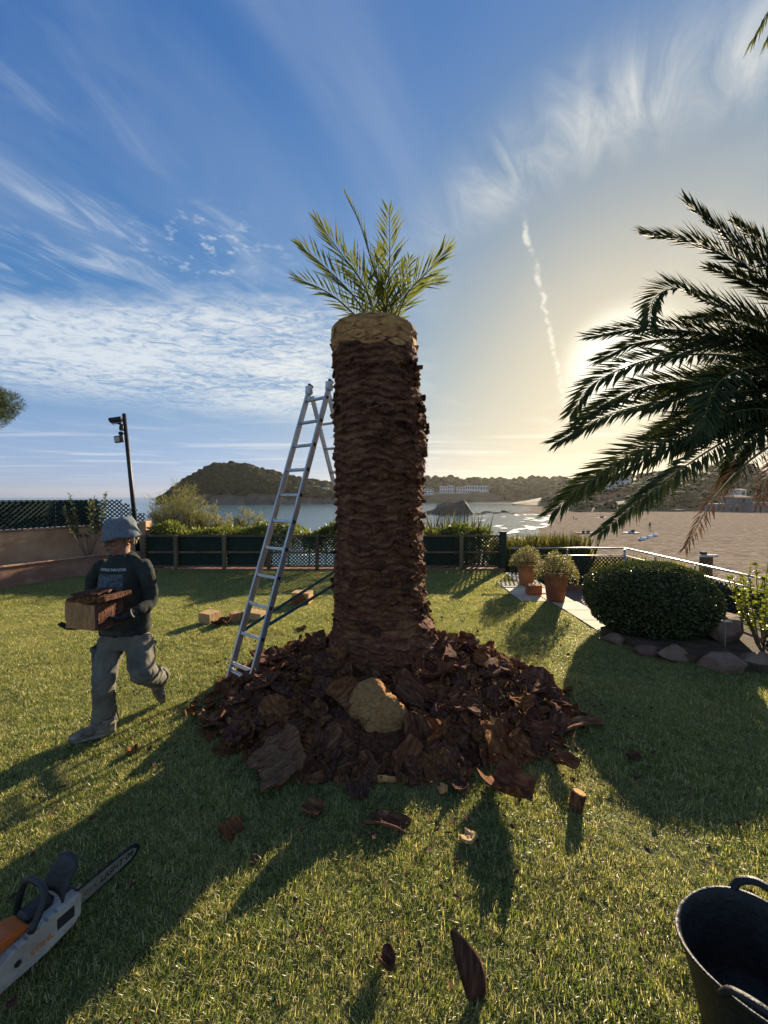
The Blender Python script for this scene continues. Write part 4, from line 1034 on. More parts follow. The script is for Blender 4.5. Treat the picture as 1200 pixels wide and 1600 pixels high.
# ================================================================== palm tree on the right
PC = Vector((6.95, 5.7, 3.35)); pb = Vector((7.25, 5.9, float(bank_z(np.array([7.25]), np.array([5.9]))[0])))
t = thing('palm_tree', 'large palm with long drooping fronds beyond the railing', 'palm tree', pb)
obj('trunk', MB().tube(spline([pb - Vector((0, 0, 0.2)), (pb + PC) / 2 + Vector((0.05, 0, 0)), PC - Vector((0, 0, 0.25))], 10), [(0.36 if i % 2 else 0.33) for i in range(21)], 16), MT['trunkbark'], t)
obj('crown_base', MB().ball(PC - Vector((0, 0, 0.25)), (0.42, 0.42, 0.5), n=16, m=10), MT['trunkbark'], t)
FR = [([(1290, 500), (1200, 420), (1130, 368), (1074, 318)], 5.3, 'g'), ([(1270, 520), (1200, 442), (1100, 386), (1008, 366)], 5.9, 'g'), ([(1240, 535), (1180, 498), (1110, 474), (1055, 452), (1022, 468), (1014, 506)], 4.9, 'g'),
      ([(1200, 546), (1100, 521), (1000, 514), (922, 526)], 6.1, 'g'), ([(1200, 556), (1100, 532), (1005, 534), (936, 562)], 6.7, 'g'), ([(1200, 568), (1110, 554), (1015, 562), (930, 598), (893, 645)], 5.4, 'g'),
      ([(1230, 600), (1120, 596), (1010, 604), (930, 640), (900, 668)], 6.4, 'g'), ([(1200, 610), (1080, 620), (960, 645), (868, 692)], 5.7, 'g'), ([(1220, 575), (1160, 577), (1118, 605), (1096, 675)], 4.5, 'g'),
      ([(1210, 640), (1100, 668), (1000, 704), (915, 755), (860, 803)], 5.2, 'g'), ([(1215, 650), (1130, 665), (1040, 700), (950, 745), (900, 775)], 6.2, 'g'), ([(1215, 655), (1150, 680), (1080, 722), (1000, 782), (936, 834)], 4.7, 'd'),
      ([(1230, 680), (1165, 725), (1112, 785), (1070, 858)], 4.6, 'b'), ([(1240, 690), (1205, 735), (1186, 790)], 4.8, 'b'), ([(1250, 560), (1190, 520), (1130, 500), (1075, 500)], 6.6, 'g'), ([(1240, 640), (1170, 640), (1120, 655), (1080, 690)], 5.2, 'd'),
      ([(1260, 590), (1180, 590), (1090, 600), (1010, 640)], 6.9, 'g'), ([(1260, 570), (1190, 545), (1110, 540), (1040, 560)], 6.9, 'g'), ([(1250, 610), (1180, 625), (1100, 640), (1020, 680)], 6.6, 'g'), ([(1270, 620), (1200, 640), (1140, 650), (1060, 700)], 5.9, 'd'), ([(1265, 510), (1215, 470), (1165, 440), (1110, 420)], 6.3, 'g'), ([(1270, 480), (1235, 430), (1200, 390), (1150, 350)], 5.8, 'g'), ([(1250, 640), (1200, 670), (1160, 700), (1130, 750)], 5.6, 'd')]
for k, (pp_, dt_, kd) in enumerate(FR):
    n_ = len(pp_); pts_ = [PC] + [P(x, y, PC.y + (dt_ - PC.y) * ((i + 1) / n_)) for i, (x, y) in enumerate(pp_)]
    mat = {'g': MT['leaflet_dark'], 'd': MT['leaflet_dark'], 'b': MT['leaflet_dead']}[kd]
    frond(t, pts_, 150 if kd != 'b' else 80, (0.66 if k < 2 else 0.56) if kd == 'g' else 0.36 if kd == 'd' else 0.26, mat, 50 + k, w=0.0185 if kd != 'b' else 0.008, ang=1.05, vee=0.30 if kd != 'b' else 0.0, r0=0.026, start=0.16, droop=0.08 if kd == 'g' else 0.30, jit=0.14 if kd == 'g' else 0.2, upv=(-0.25, -0.75, 0.62) if kd != 'b' else (0, -0.5, 0.8))
for k in range(22):
    a = R(-80 + 160 * k / 21 + random.uniform(-5, 5)); e = random.choice([0.9, 0.5, 0.15, 0.75]); L = random.uniform(3.3, 4.1)
    hd_ = Vector((math.cos(a), math.sin(a), 0)); pts_ = [PC, PC + hd_ * L * 0.3 + Vector((0, 0, L * 0.3 * e)), PC + hd_ * L * 0.65 + Vector((0, 0, L * (0.42 * e - 0.05))), PC + hd_ * L * 0.95 + Vector((0, 0, L * (0.38 * e - 0.28)))]
    frond(t, pts_, 70, 0.46, MT['leaflet_dark'], 90 + k, w=0.0125, r0=0.03, start=0.16)
# a taller palm whose frond hangs into the corner
TC = Vector((5.7, 4.3, 8.6))
t = thing('tall_palm', 'frond tips of a taller palm hanging down into view overhead', 'palm tree', (5.9, 4.4, -0.4))
obj('trunk', MB().tube(spline([(5.95, 4.45, -0.7), (5.75, 4.35, 3.5), TC - Vector((0, 0, 0.2))], 12), [(0.24 if i % 2 else 0.22) for i in range(25)], 14), MT['trunkbark'], t)
obj('crown_base', MB().ball(TC - Vector((0, 0, 0.15)), (0.3, 0.3, 0.4)), MT['trunkbark'], t)
tp = [TC, TC + Vector((-0.7, -0.2, 0.5)), P(1315, -110, 3.9), P(1235, -35, 3.75), P(1178, 62, 3.7)]
frond(t, tp, 75, 0.30, MT['leaflet'], 130, w=0.012, start=0.16, droop=0.55, ang=0.6)
frond(t, [TC, TC + Vector((-0.6, 0.1, 0.5)), P(1315, -95, 4.2), P(1250, -35, 4.1), P(1200, 60, 4.05)], 70, 0.3, MT['leaflet'], 131, w=0.012, start=0.16, droop=0.5, ang=0.6)
for k in range(14):
    a = R(-85 + 125 * k / 13); e = random.choice([0.9, 0.4, 0.6]); L = random.uniform(2.2, 2.6); hd_ = Vector((math.cos(a), math.sin(a), 0))
    frond(t, [TC, TC + hd_ * L * 0.35 + Vector((0, 0, L * 0.4 * e)), TC + hd_ * L * 0.7 + Vector((0, 0, L * 0.4 * e)), TC + hd_ * L * 0.9 + Vector((0, 0, L * (0.3 * e - 0.2)))], 50, 0.4, MT['leaflet_dark'], 140 + k, start=0.16)

# ================================================================== pine on the left
pc = P(-22, 632, 12.5)
t = thing('pine_tree', 'dense green pine crown reaching in beside the open sky', 'pine tree', (-15.2, 12.8, -0.3))
tops = [pc + Vector((0.15, 0, 0.05)), pc + Vector((-0.6, 0.3, 0.35)), pc + Vector((-1.5, 0.1, 0.7)), pc + Vector((-1.1, -0.4, -0.1)), pc + Vector((-2.4, 0.3, 0.9)), pc + Vector((-2.2, -0.6, 0.3)), pc + Vector((-3.2, 0.2, 0.6)), pc + Vector((0.05, -0.15, -0.25))]
root = Vector((-15.2, 12.8, -0.4)); fork = Vector((-14.8, 12.7, 3.2))
obj('trunk', MB().tube(spline([root, (-15.1, 12.75, 1.5), fork], 6), [0.24 - 0.008 * i for i in range(13)], 10).mesh('trunk', True), MT['trunkbark'], t)
P_, A_ = [], []
for k, c in enumerate(tops):
    obj('branch', MB().tube(spline([fork, (fork + c) / 2 + Vector((0, 0, 0.15)), c], 5), [0.08 - 0.006 * i for i in range(11)], 6).mesh('branch', True), MT['trunkbark'], t)
    n = 5200; d = rand_dir(n); r = np.array([0.95, 0.8, 0.62]) * (0.62 + 0.5 * fbm(d * 2.3 + k, 3, k))[:, None] * (rng.random((n, 1)) ** 0.35)
    P_.append(np.array(c[:]) + d * r); A_.append(unit(d + rand_dir(n) * 0.8 + np.array([0, 0, 0.5])))
P_ = np.concatenate(P_); A_ = np.concatenate(A_)
V, Fc = leaves(P_, A_, rng.normal(0, 1, P_.shape), rng.uniform(0.07, 0.13, len(P_)), rng.uniform(0.004, 0.009, len(P_)))
obj('crown', mesh('crown', V, Fc, False), MT['pine'], t, kind='stuff')

# ================================================================== people and things far below on the beach
def figure(name, x, y, hgt, label, shirt, legs, stride, seed, dark=True):
    d = 5409 / (y - HOR); b = P(x, y, d); b.z = float(beach_z(np.array([b.x]), np.array([b.y]))[0]); s = hgt / 1.75; g = random.Random(seed)
    t = thing('person', label, 'person', b); a = g.uniform(0, 6.28); fx_ = Vector((math.cos(a), math.sin(a), 0)) * s; sy_ = Vector((-math.sin(a), math.cos(a), 0)) * s; uz_ = Vector((0, 0, s))
    def q(f, l, z):
        return b + fx_ * f + sy_ * l + uz_ * z
    up1 = MB().tube([q(0, 0, .85), q(0, 0, 1.05), q(0, 0, 1.3), q(0, 0, 1.45), q(0, 0, 1.52)], [.15 * s, .14 * s, .18 * s, .14 * s, .06 * s], 8).ball(q(0.02, 0, 1.63), (.09 * s, .09 * s, .12 * s), n=8, m=6)
    for l in (-1, 1):
        up1.tube([q(0, l * .18, 1.42), q(-.04, l * .24, 1.15), q(.08, l * .22, .9)], [.055 * s, .045 * s, .035 * s], 6)
    obj('body', fuse(up1, 0.035, 2), shirt, t)
    lg = MB().tube([q(0, 0, .80), q(0, 0, .98)], [.15 * s, .155 * s], 8)
    for l in (-1, 1):
        lg.tube([q(0, l * .08, .9), q(stride * l * .5 + .04, l * .09, .48), q(stride * l, l * .09, .08), q(stride * l + .14, l * .09, .04)], [.09 * s, .065 * s, .05 * s, .04 * s], 7)
    obj('legs', fuse(lg, 0.035, 2), legs, t); return t
dk = pmat('dark clothes', (0.02, 0.022, 0.028), (0.05, 0.05, 0.055), 3, 0.9, 0); skn = pmat('tanned skin far', (0.20, 0.10, 0.06), (0.28, 0.15, 0.09), 3, 0.7, 0); rd_ = pmat('faded red clothes', (0.22, 0.07, 0.05), (0.30, 0.11, 0.08), 3, 0.9, 0)
figure('p', 796, 800, 1.75, 'distant taller walker in dark clothes on the sandbar tip', dk, dk, .2, 1); figure('p', 799, 800, 1.68, 'distant companion in dark clothes on the sandbar tip', dk, dk, .15, 2)
figure('p', 848, 802, 1.7, 'distant lone walker on the narrow sandbar', dk, skn, .2, 3); figure('p', 862, 812, 1.75, 'distant bather at the water edge under the frond tip', skn, dk, .1, 4)
figure('p', 876, 817, 1.75, 'distant person in dark clothes standing near the wet sand', dk, dk, .05, 5); figure('p', 896, 815, 1.5, 'distant person beside a small dog on the sand', dk, skn, .25, 6)
figure('p', 956, 835, 1.7, 'reddish clad person standing behind the drooping frond', rd_, skn, .1, 7); figure('p', 1015, 834, 1.75, 'person in dark clothes walking along the pale sand strip', dk, dk, .22, 8)
def on_beach(x, y):
    d = 5409 / (y - HOR); b = P(x, y, d); b.z = float(beach_z(np.array([b.x]), np.array([b.y]))[0]); return b
b = on_beach(900, 815)
t = thing('dog', 'small dark dog beside a walker on the sand', 'dog', b)
dm = MB().tube([b + Vector((-.35, 0, .42)), b + Vector((0, 0, .40)), b + Vector((.35, 0, .45))], [.11, .13, .14], 8).tube([b + Vector((.35, 0, .5)), b + Vector((.52, 0, .66)), b + Vector((.68, 0, .62))], [.09, .09, .05], 7).tube([b + Vector((-.35, 0, .48)), b + Vector((-.6, 0, .6))], [.03, .02], 5)
for sx_ in (-.28, .28):
    for sy_ in (-.08, .08):
        dm.tube([b + Vector((sx_, sy_, .4)), b + Vector((sx_ - .03, sy_, .2)), b + Vector((sx_, sy_, 0))], [.06, .04, .035], 6)
obj('body', fuse(dm, 0.035, 2), dk, t)
for x, y, w, mt_, lb_ in ((915, 838, 2.2, dk, 'dark towel and bags spread on the sand'), (940, 813, 1.6, MT['housegrey'], 'grey heap of beach gear on the sand'), (986, 840, 1.6, MT['housewhite'], 'white and blue beach gear piled on the sand')):
    b = on_beach(x, y); t = thing('beach_gear', lb_, 'beach gear', b)
    obj('towel', MB().box(b + Vector((0, 0, 0.12)), (w, 0.8, 0.05), bev=0.02), mt_, t); obj('bag', MB().ball(b + Vector((w * 0.3, 0.2, 0.4)), (0.45, 0.35, 0.35)), dk if mt_ is not dk else MT['rooftile'], t); obj('bag', MB().ball(b + Vector((-w * 0.2, 0.1, 0.35)), (0.35, 0.35, 0.3)), mt_, t)
for k, (x, y) in enumerate(((1003, 852), (1013, 849), (1022, 846))):
    b = on_beach(x, y); t = thing('small_boat', ['pale upturned boat on the sand nearest the tall grass', 'pale upturned boat in the middle of three on the sand', 'pale upturned boat at the seaward end of the three'][k], 'boat', b, 'boats on the sand')
    V = []; Fc = []
    for i in range(9):
        s = -1 + i / 4; w = 0.62 * (1 - abs(s) ** 2.4) + 0.03
        for j in range(7):
            a = math.pi * j / 6; V.append(b + Vector((s * 1.5 * 0.8 + w * math.cos(a) * 0.5, s * 1.5 * 0.6 - w * math.cos(a) * 0.8, 0.5 * math.sin(a) * (1 - 0.3 * abs(s)) + 0.03)))
    for i in range(8):
        for j in range(6):
            Fc.append((i * 7 + j, i * 7 + j + 1, i * 7 + j + 8, i * 7 + j + 7))
    obj('hull', mesh('hull', np.array([v_[:] for v_ in V]), Fc), MT['housewhite'], t); obj('keel', MB().beam(b + Vector((-1.1, -0.8, 0.5)), b + Vector((1.1, 0.8, 0.5)), 0.05, 0.08), MT['wood'], t)
# ================================================================== the cut palm
TX, TY = -0.05, 3.85
ZT = 3.42
zk = [-0.1, 0.2, 0.365, 0.62, 0.88, 1.26, 1.65, 2.03, 2.35, 2.67, 2.93, 3.18, 3.42]
hw = [105, 96, 88, 74, 72, 68, 66, 68, 71, 68.5, 63, 66, 67]
cx = [600, 600, 602, 595, 592, 592, 592, 592, 593, 592, 587, 586, 584]
zr = np.array(zk); rr = np.array(hw) / F * TY * 0.965; xc = (np.array(cx) - 600) / F * TY
palm = thing('cut_palm', 'thick reddish palm trunk stripped of bark with a few young fronds on top', 'palm tree', (TX, TY, 0))
NA, NZ = 300, 460
def trunk_r(th, z):
    """radius of the ragged trunk: stepped rows of cut leaf bases"""
    c3 = np.stack([np.cos(th) * 1.0, np.sin(th) * 1.0, z * 2.0], 1)
    warp = (fbm(c3 * 2.2, 3, 201) - 0.5) * 0.16 + (fbm(c3 * 7, 2, 202) - 0.5) * 0.05
    row = (z + warp) / 0.072; k = np.floor(row); f = row - k
    cell = np.floor((th / (2 * np.pi)) * 15 + k * 0.38)
    hsh = _h(cell.astype(np.int64), k.astype(np.int64), np.zeros_like(cell, dtype=np.int64), 9)
    amp = 0.020 + 0.050 * hsh * hsh
    r = np.interp(z, zr, rr) + amp * (np.minimum(f * 4.5, 1) * (1 - f) ** 0.7 - 0.35)
    topness = np.clip((z - 3.05) / 0.2, 0, 1)
    r = r * (1 - topness) + topness * (np.interp(z, zr, rr) + (r - np.interp(z, zr, rr)) * 0.35)
    r = r + (fbm(c3 * np.array([9, 9, 14]), 3, 203) - 0.5) * 0.034 * (1 - 0.7 * topness) + (fbm(c3 * np.array([30, 30, 16]), 2, 204) - 0.5) * 0.016 * (1 - 0.6 * topness)
    right = np.clip(np.cos(th), 0, 1) * np.clip((2.75 - z) / 0.5, 0, 1)
    r = r + right * (fbm(c3 * np.array([5, 5, 9]), 3, 205) - 0.45) * 0.05
    return r
th = np.linspace(0, 2 * np.pi, NA, endpoint=False); zz = np.linspace(-0.08, ZT, NZ)
T_, Z_ = np.meshgrid(th, zz); rad_ = trunk_r(T_.ravel(), Z_.ravel()); xo = np.interp(Z_.ravel(), zr, xc)
lift = np.clip((Z_.ravel() - (ZT - 0.03)) / 0.03, 0, 1)
V = np.stack([xo + rad_ * (1 - 0.03 * lift) * np.cos(T_.ravel()), TY + rad_ * (1 - 0.03 * lift) * np.sin(T_.ravel()), Z_.ravel()], 1)
i = np.arange((NZ - 1) * NA); j = (i // NA) * NA + (i % NA + 1) % NA
Fc = np.stack([i, j, j + NA, i + NA], 1)
tm = mesh('trunk', V, Fc)
def trunk_mat():
    mt = bpy.data.materials.new('stripped palm trunk'); mt.use_nodes = True; mt.node_tree.nodes.clear(); N = NT(mt.node_tree)
    co = N.n('ShaderNodeTexCoord').outputs['Object']; sp = N.n('ShaderNodeSeparateXYZ', None, i0=co)
    m1 = N.n('ShaderNodeMapping', None, Vector=co, Scale=(1, 1, 3)).outputs[0]
    n1 = N.noise(m1, 7, 8, 0.65); n2_ = N.noise(m1, 38, 5, 0.6)
    rp = N.n('ShaderNodeValToRGB', None, Fac=N.m('ADD', N.m('MULTIPLY', n1, 0.65), N.m('MULTIPLY', n2_, 0.35)))
    e = rp.color_ramp.elements; e[0].position = 0.33; e[0].color = (0.034, 0.016, 0.011, 1); e[1].position = 0.68; e[1].color = (0.42, 0.205, 0.098, 1); x = e.new(0.5); x.color = (0.165, 0.066, 0.035, 1)
    # patches of ochre where the knife went deeper
    big_ = N.noise(co, 2.6, 4, 0.6)
    c1 = N.mix(N.m('MULTIPLY', N.ss(big_, 0.56, 0.70), 0.6), rp.outputs[0], (0.30, 0.155, 0.065))
    zt_ = N.m('ADD', sp.outputs[2], N.m('MULTIPLY', N.m('SUBTRACT', N.noise(m1, 5, 4, 0.6), 0.5), 0.42))
    topc = N.mix(N.ss(n1, 0.35, 0.65), (0.42, 0.20, 0.07), (0.64, 0.35, 0.13))
    col = N.mix(N.ss(zt_, 3.16, 3.28), c1, topc)
    bp = N.n('ShaderNodeBump', None, Strength=0.9, Distance=0.02, Height=N.noise(m1, 60, 6, 0.65))
    b = N.n('ShaderNodeBsdfPrincipled', None, Base_Color=col, Roughness=0.88, Normal=bp.outputs[0]); b.inputs['Specular IOR Level'].default_value = 0.2
    N.n('ShaderNodeOutputMaterial', None, Surface=b.outputs[0]); return mt
MT['trunk'] = trunk_mat()
obj('trunk', tm, MT['trunk'], palm)
tp_c = Vector((xc[-1], TY, ZT)); 
obj('cut_top', MB().lathe([(0.0, 0.03), (0.2, 0.025), (0.36, 0.008), (rr[-1] * 0.99, -0.012)], 48, tp_c).mesh('cut_top', True), MT['pale'], palm)
# carved leaf bases round the rim
def lens_mesh(w, h, d, seed, mat):
    g = random.Random(seed); V = []; Fc = []; n, m = 9, 5
    for k in range(m):
        for q in range(n):
            s, t_ = -1 + 2 * q / (n - 1), -1 + 2 * k / (m - 1)
            prof = (1 - abs(s) ** 1.7); x = s * w; z = t_ * h * prof - abs(s) * h * 0.2; y = -d * (1 - t_ * t_ * 0.8) * prof ** 0.6
            V.append((x, y + g.uniform(-.003, .003), z + g.uniform(-.003, .003)))
    for k in range(m - 1):
        for q in range(n - 1):
            o_ = k * n + q; Fc.append((o_, o_ + 1, o_ + n + 1, o_ + n))
    me = mesh('leaf_base', np.array(V), Fc); me.materials.append(mat); return me
lm = [lens_mesh(0.155, 0.052, 0.006, k, MT['tan']) for k in range(3)]
for r_, (z0, nn, of) in enumerate(((3.345, 11, 0), (3.265, 12, 0.5), (3.185, 11, 0.2))):
    for k in range(nn):
        a = 2 * math.pi * (k + of) / nn + random.uniform(-.08, .08); z = z0 + random.uniform(-.02, .02)
        rad = float(trunk_r(np.array([a % (2 * math.pi)]), np.array([z]))[0]) - 0.006
        o = obj('leaf_base', lm[(k + r_) % 3], None, palm); o.location = (interp(z, zr, xc) + rad * math.cos(a), TY + rad * math.sin(a), z); o.rotation_euler = (random.uniform(-.1, .1), random.uniform(-.15, .15), a + math.pi / 2); s = random.uniform(0.7, 1.1) * (1 if r_ < 2 else 0.8); o.scale = (s, 1, s)
# ragged bark flakes clinging to the trunk
def plate(w, l, th_, curl, seed, nu=5, nv=5, rag=0.35):
    """a torn curved plate: x across, y along"""
    g = np.random.default_rng(seed); V = []; Fc = []
    for side in (1, -1):
        for jv in range(nv):
            for iu in range(nu):
                s, t_ = -1 + 2 * iu / (nu - 1), jv / (nv - 1); wid = w * (0.55 + 0.6 * math.sin(math.pi * min(1, 0.25 + 0.75 * t_)) * 0.8) * (1 - 0.25 * t_ * (seed % 3))
                e = 1.0
                if iu in (0, nu - 1): e = 1 + g.uniform(-rag, rag * .4)
                y = t_ * l + (g.uniform(-rag, rag * .3) * l * 0.28 if jv in (0, nv - 1) else 0)
                x = s * wid * e; z = curl * w * (s * s) * 0.9 - curl * l * 0.25 * (t_ - .5) ** 2 + g.uniform(-.05, .05) * w + side * th_ / 2
                V.append((x, y - l / 2, z))
    K = nu * nv
    for jv in range(nv - 1):
        for iu in range(nu - 1):
            o_ = jv * nu + iu; Fc.append((o_, o_ + 1, o_ + nu + 1, o_ + nu)); o_ += K; Fc.append((o_ + nu, o_ + nu + 1, o_ + 1, o_))
    rim = [iu for iu in range(nu)] + [jv * nu + nu - 1 for jv in range(1, nv)] + [(nv - 1) * nu + iu for iu in range(nu - 2, -1, -1)] + [jv * nu for jv in range(nv - 2, 0, -1)]
    V2 = np.array(V); V2[K:, :] = V2[:K, :] + (V2[K:, :] - V2[:K, :]) * 1.0
    for a, b in zip(rim, rim[1:] + rim[:1]):
        Fc.append((b, a, a + K, b + K))
    return V2, Fc
def husk(w, l, th_, curl, seed, nu=7, nv=7):
    """a thick torn husk: a shallow trough with worn, uneven ends"""
    g = np.random.default_rng(seed); top = []; tap = g.uniform(-0.35, 0.35); bend = g.uniform(-0.5, 0.5)
    le, re_, e0, e1 = [np.convolve(g.uniform(-1, 1, k + 2), [.25, .5, .25], 'valid')[:k] for k in (nv, nv, nu, nu)]
    for jv in range(nv):
        for iu in range(nu):
            s, t_ = -1 + 2 * iu / (nu - 1), jv / (nv - 1); wid = w * (0.72 + 0.34 * math.sin(math.pi * (0.15 + 0.7 * t_)) + tap * (t_ - .5))
            x = s * wid + (le[jv] if s < 0 else re_[jv]) * abs(s) * w * 0.32
            y = (t_ - .5) * l + (e0[iu] * (1 - t_) + e1[iu] * t_) * l * 0.20 * abs(2 * t_ - 1)
            z = curl * w * s * s + bend * l * (t_ - .5) ** 2 + g.uniform(-.08, .08) * w
            top.append((x, y, z))
    top = np.array(top); th2 = th_ * (0.55 + g.random((nu * nv, 1))); V = np.concatenate([top + np.array([0, 0, 1]) * th2 / 2, top - np.array([0, 0, 1]) * th2 / 2]); K = nu * nv; Fc = []
    for jv in range(nv - 1):
        for iu in range(nu - 1):
            o_ = jv * nu + iu; Fc.append((o_, o_ + 1, o_ + nu + 1, o_ + nu)); o_ += K; Fc.append((o_ + nu, o_ + nu + 1, o_ + 1, o_))
    rim = [iu for iu in range(nu)] + [jv * nu + nu - 1 for jv in range(1, nv)] + [(nv - 1) * nu + iu for iu in range(nu - 2, -1, -1)] + [jv * nu for jv in range(nv - 2, 0, -1)]
    for a, b in zip(rim, rim[1:] + rim[:1]):
        Fc.append((b, a, a + K, b + K))
    return V, Fc
flakes = []
for k in range(12):
    V, Fc = plate(0.055 + 0.008 * (k % 4), 0.055 + 0.012 * (k % 3), 0.008, 0.35 + 0.1 * (k % 4), 300 + k, 5, 4, 0.6)
    me = mesh('bark_flake', V, Fc, False); me.materials.append(MT['flake']); flakes.append(me)
for k in range(210):
    z = random.uniform(0.30, 3.08); a = random.uniform(0, 2 * math.pi) if k > 110 else random.uniform(-1.9, 0.5)
    rad = float(trunk_r(np.array([a % (2 * math.pi)]), np.array([z]))[0])
    o = obj('bark_flake', flakes[k % 12], None, palm); ca, sa = math.cos(a), math.sin(a)
    nrm = Vector((ca, sa, 0)); tg = Vector((-sa, ca, 0)); dn = (Vector((0, 0, -1)) + nrm * random.uniform(0.02, 0.5)).normalized(); nn = tg.cross(dn).normalized(); nn = nn if nn.dot(nrm) > 0 else -nn
    M = Matrix((tg, dn, nn)).transposed().to_4x4() if tg.cross(dn).dot(nn) > 0 else Matrix((-tg, dn, nn)).transposed().to_4x4()
    s = random.uniform(0.55, 1.1); M = Matrix.Translation((interp(z, zr, xc) + (rad + 0.006) * ca, TY + (rad + 0.006) * sa, z)) @ M @ Matrix.Rotation(random.uniform(-.5, .5), 4, 'Z') @ Matrix.Diagonal((s * random.uniform(0.9, 1.6), s * random.uniform(.6, 1), 1, 1))
    o.matrix_basis = M
# loose fibres
n = 5200; a = rng.uniform(0, 2 * np.pi, n); a[:2600] = rng.uniform(-1.3, 0.7, 2600); z = rng.uniform(0.3, 3.05, n); rad = trunk_r(a % (2 * np.pi), z) - 0.005
p = np.stack([np.interp(z, zr, xc) + rad * np.cos(a), TY + rad * np.sin(a), z], 1)
ax = np.stack([np.cos(a), np.sin(a), np.zeros(n)], 1) * rng.uniform(0.1, 0.9, (n, 1)) + np.stack([-np.sin(a), np.cos(a), np.zeros(n)], 1) * rng.normal(0, 0.8, (n, 1)) + np.array([0, 0, -0.45]) + rng.normal(0, 0.25, (n, 3))
V, Fc = leaves(p, ax, rng.normal(0, 1, (n, 3)), rng.uniform(0.02, 0.075, n), rng.uniform(0.0008, 0.0022, n))
obj('fibres', mesh('fibres', V, Fc, False), MT['fibre'], palm, kind='stuff')
# young fronds
def tf(pts_, d1, n, L, seed, upv=(0, -1, 0.25), **kw):
    nn = len(pts_); q = [P(x, y, TY + (d1 - TY) * i / max(1, nn - 1)) for i, (x, y) in enumerate(pts_)]; q[0] = Vector((q[0].x, TY + random.uniform(-.1, .1), ZT))
    return frond(palm, q, n, L, MT['leaflet'], seed, w=0.0088, r0=0.011, start=0.10, upv=upv, droop=0.04, jit=0.22, **kw)
tf([(600, 498), (598, 470), (578, 400), (562, 350), (541, 306)], 3.7, 30, 0.24, 401, upv=(1, 0.1, 0.1), ang=0.45, vee=0.5)
tf([(602, 498), (606, 455), (609, 395), (608, 330)], 3.75, 28, 0.32, 402, ang=0.95, vee=0.15)
tf([(592, 498), (570, 450), (532, 395), (498, 348)], 3.7, 28, 0.32, 403, ang=0.8, vee=0.5)
tf([(585, 498), (550, 460), (505, 415), (470, 385)], 3.65, 26, 0.29, 404, ang=0.8, vee=0.5)
tf([(575, 500), (530, 470), (495, 448), (463, 436)], 3.6, 23, 0.24, 405, ang=0.85, vee=0.45)
tf([(612, 498), (635, 462), (668, 425), (696, 392)], 3.6, 28, 0.32, 406, ang=0.85, vee=0.3)
tf([(608, 498), (628, 470), (648, 450), (690, 440)], 4.0, 21, 0.26, 407, ang=0.8, vee=0.4)
tf([(598, 498), (590, 460), (592, 420), (596, 390)], 4.0, 25, 0.31, 408, ang=0.9, vee=0.4)
tf([(604, 498), (618, 465), (632, 430), (640, 405)], 4.1, 23, 0.28, 409, ang=0.9, vee=0.4)
tf([(594, 498), (578, 465), (560, 430), (548, 400)], 4.1, 23, 0.28, 410, ang=0.9, vee=0.4)
tf([(601, 498), (604, 470), (600, 440)], 3.7, 20, 0.24, 411, ang=0.9, vee=0.5)

# ================================================================== heap of bark round the foot
def mound_R(a):                                            # outline, by angle from +X
    return np.interp(np.mod(a, 2 * np.pi), [0, 0.5, 1.2, 1.9, 2.6, 3.14, 3.6, 4.0, 4.4, 4.8, 5.2, 5.6, 5.9, 6.283], [1.45, 1.1, 0.95, 0.95, 1.15, 1.40, 1.62, 1.58, 1.50, 1.45, 1.52, 1.72, 1.80, 1.45])
def mound_z(x, y):
    dx, dy = x - (TX + 0.02), y - TY; r = np.hypot(dx, dy); a = np.arctan2(dy, dx); Rm = mound_R(a)
    t_ = np.clip((r - 0.42) / (Rm - 0.42), 0, 1.2)
    return (0.31 + 0.12 * np.exp(-((a + 0.35) / 0.5) ** 2)) * np.clip(1 - t_, 0, 1) ** 0.85 + (n2(x, y, 2.6, 4, 77) - 0.45) * 0.20 * np.clip(1.1 - t_, 0, 1) - 0.06 * (t_ > 1.0)
gx, gy = np.arange(-2.0, 2.05, 0.022), np.arange(2.0, 5.3, 0.022)
Vm, Fm = grid(gx, gy, lambda x, y: mound_z(x, y) + (n2(x, y, 14, 3, 78) - 0.5) * 0.055, lambda x, y: np.hypot(x - TX - 0.02, y - TY) < mound_R(np.arctan2(y - TY, x - TX - 0.02)) * 1.0)
tag(obj('bark_litter', mesh('bark_litter', Vm, Fm), MT['litter'], kind='stuff'), 'dark crumbled bark forming the mound round the palm foot', 'bark litter')
def mound_frame(x, y):
    e = 0.05; X = np.array([x, x + e, x - e, x, x]); Y = np.array([y, y, y, y + e, y - e]); z = mound_z(X, Y)
    return float(z[0]), Vector((-(z[1] - z[2]) / (2 * e), -(z[3] - z[4]) / (2 * e), 1)).normalized()
scr = []
for k in range(16):
    V, Fc = husk(0.055 + 0.012 * (k % 5), 0.13 + 0.03 * (k % 4), 0.018, (-1) ** k * (0.10 + 0.12 * (k % 5)), 501 + 3 * k)
    me = mesh('bark_scrap', V, Fc, False); me.materials.append(MT['scrap']); scr.append(me)
scr_tan = []
for me in scr[:5]:
    c = me.copy(); c.materials.clear(); c.materials.append(MT['tan']); scr_tan.append(c)
def place(o, x, y, z, nrm, yaw, s, tilt=0.0, roll=0.0):
    q = nrm.to_track_quat('Z', 'Y').to_matrix().to_4x4()
    o.matrix_basis = Matrix.Translation((x, y, z)) @ q @ Matrix.Rotation(yaw, 4, 'Z') @ Matrix.Rotation(tilt, 4, 'X') @ Matrix.Rotation(roll, 4, 'Y') @ Matrix.Diagonal((*s, 1) if isinstance(s, tuple) else (s, s, s, 1))
cnt = 0
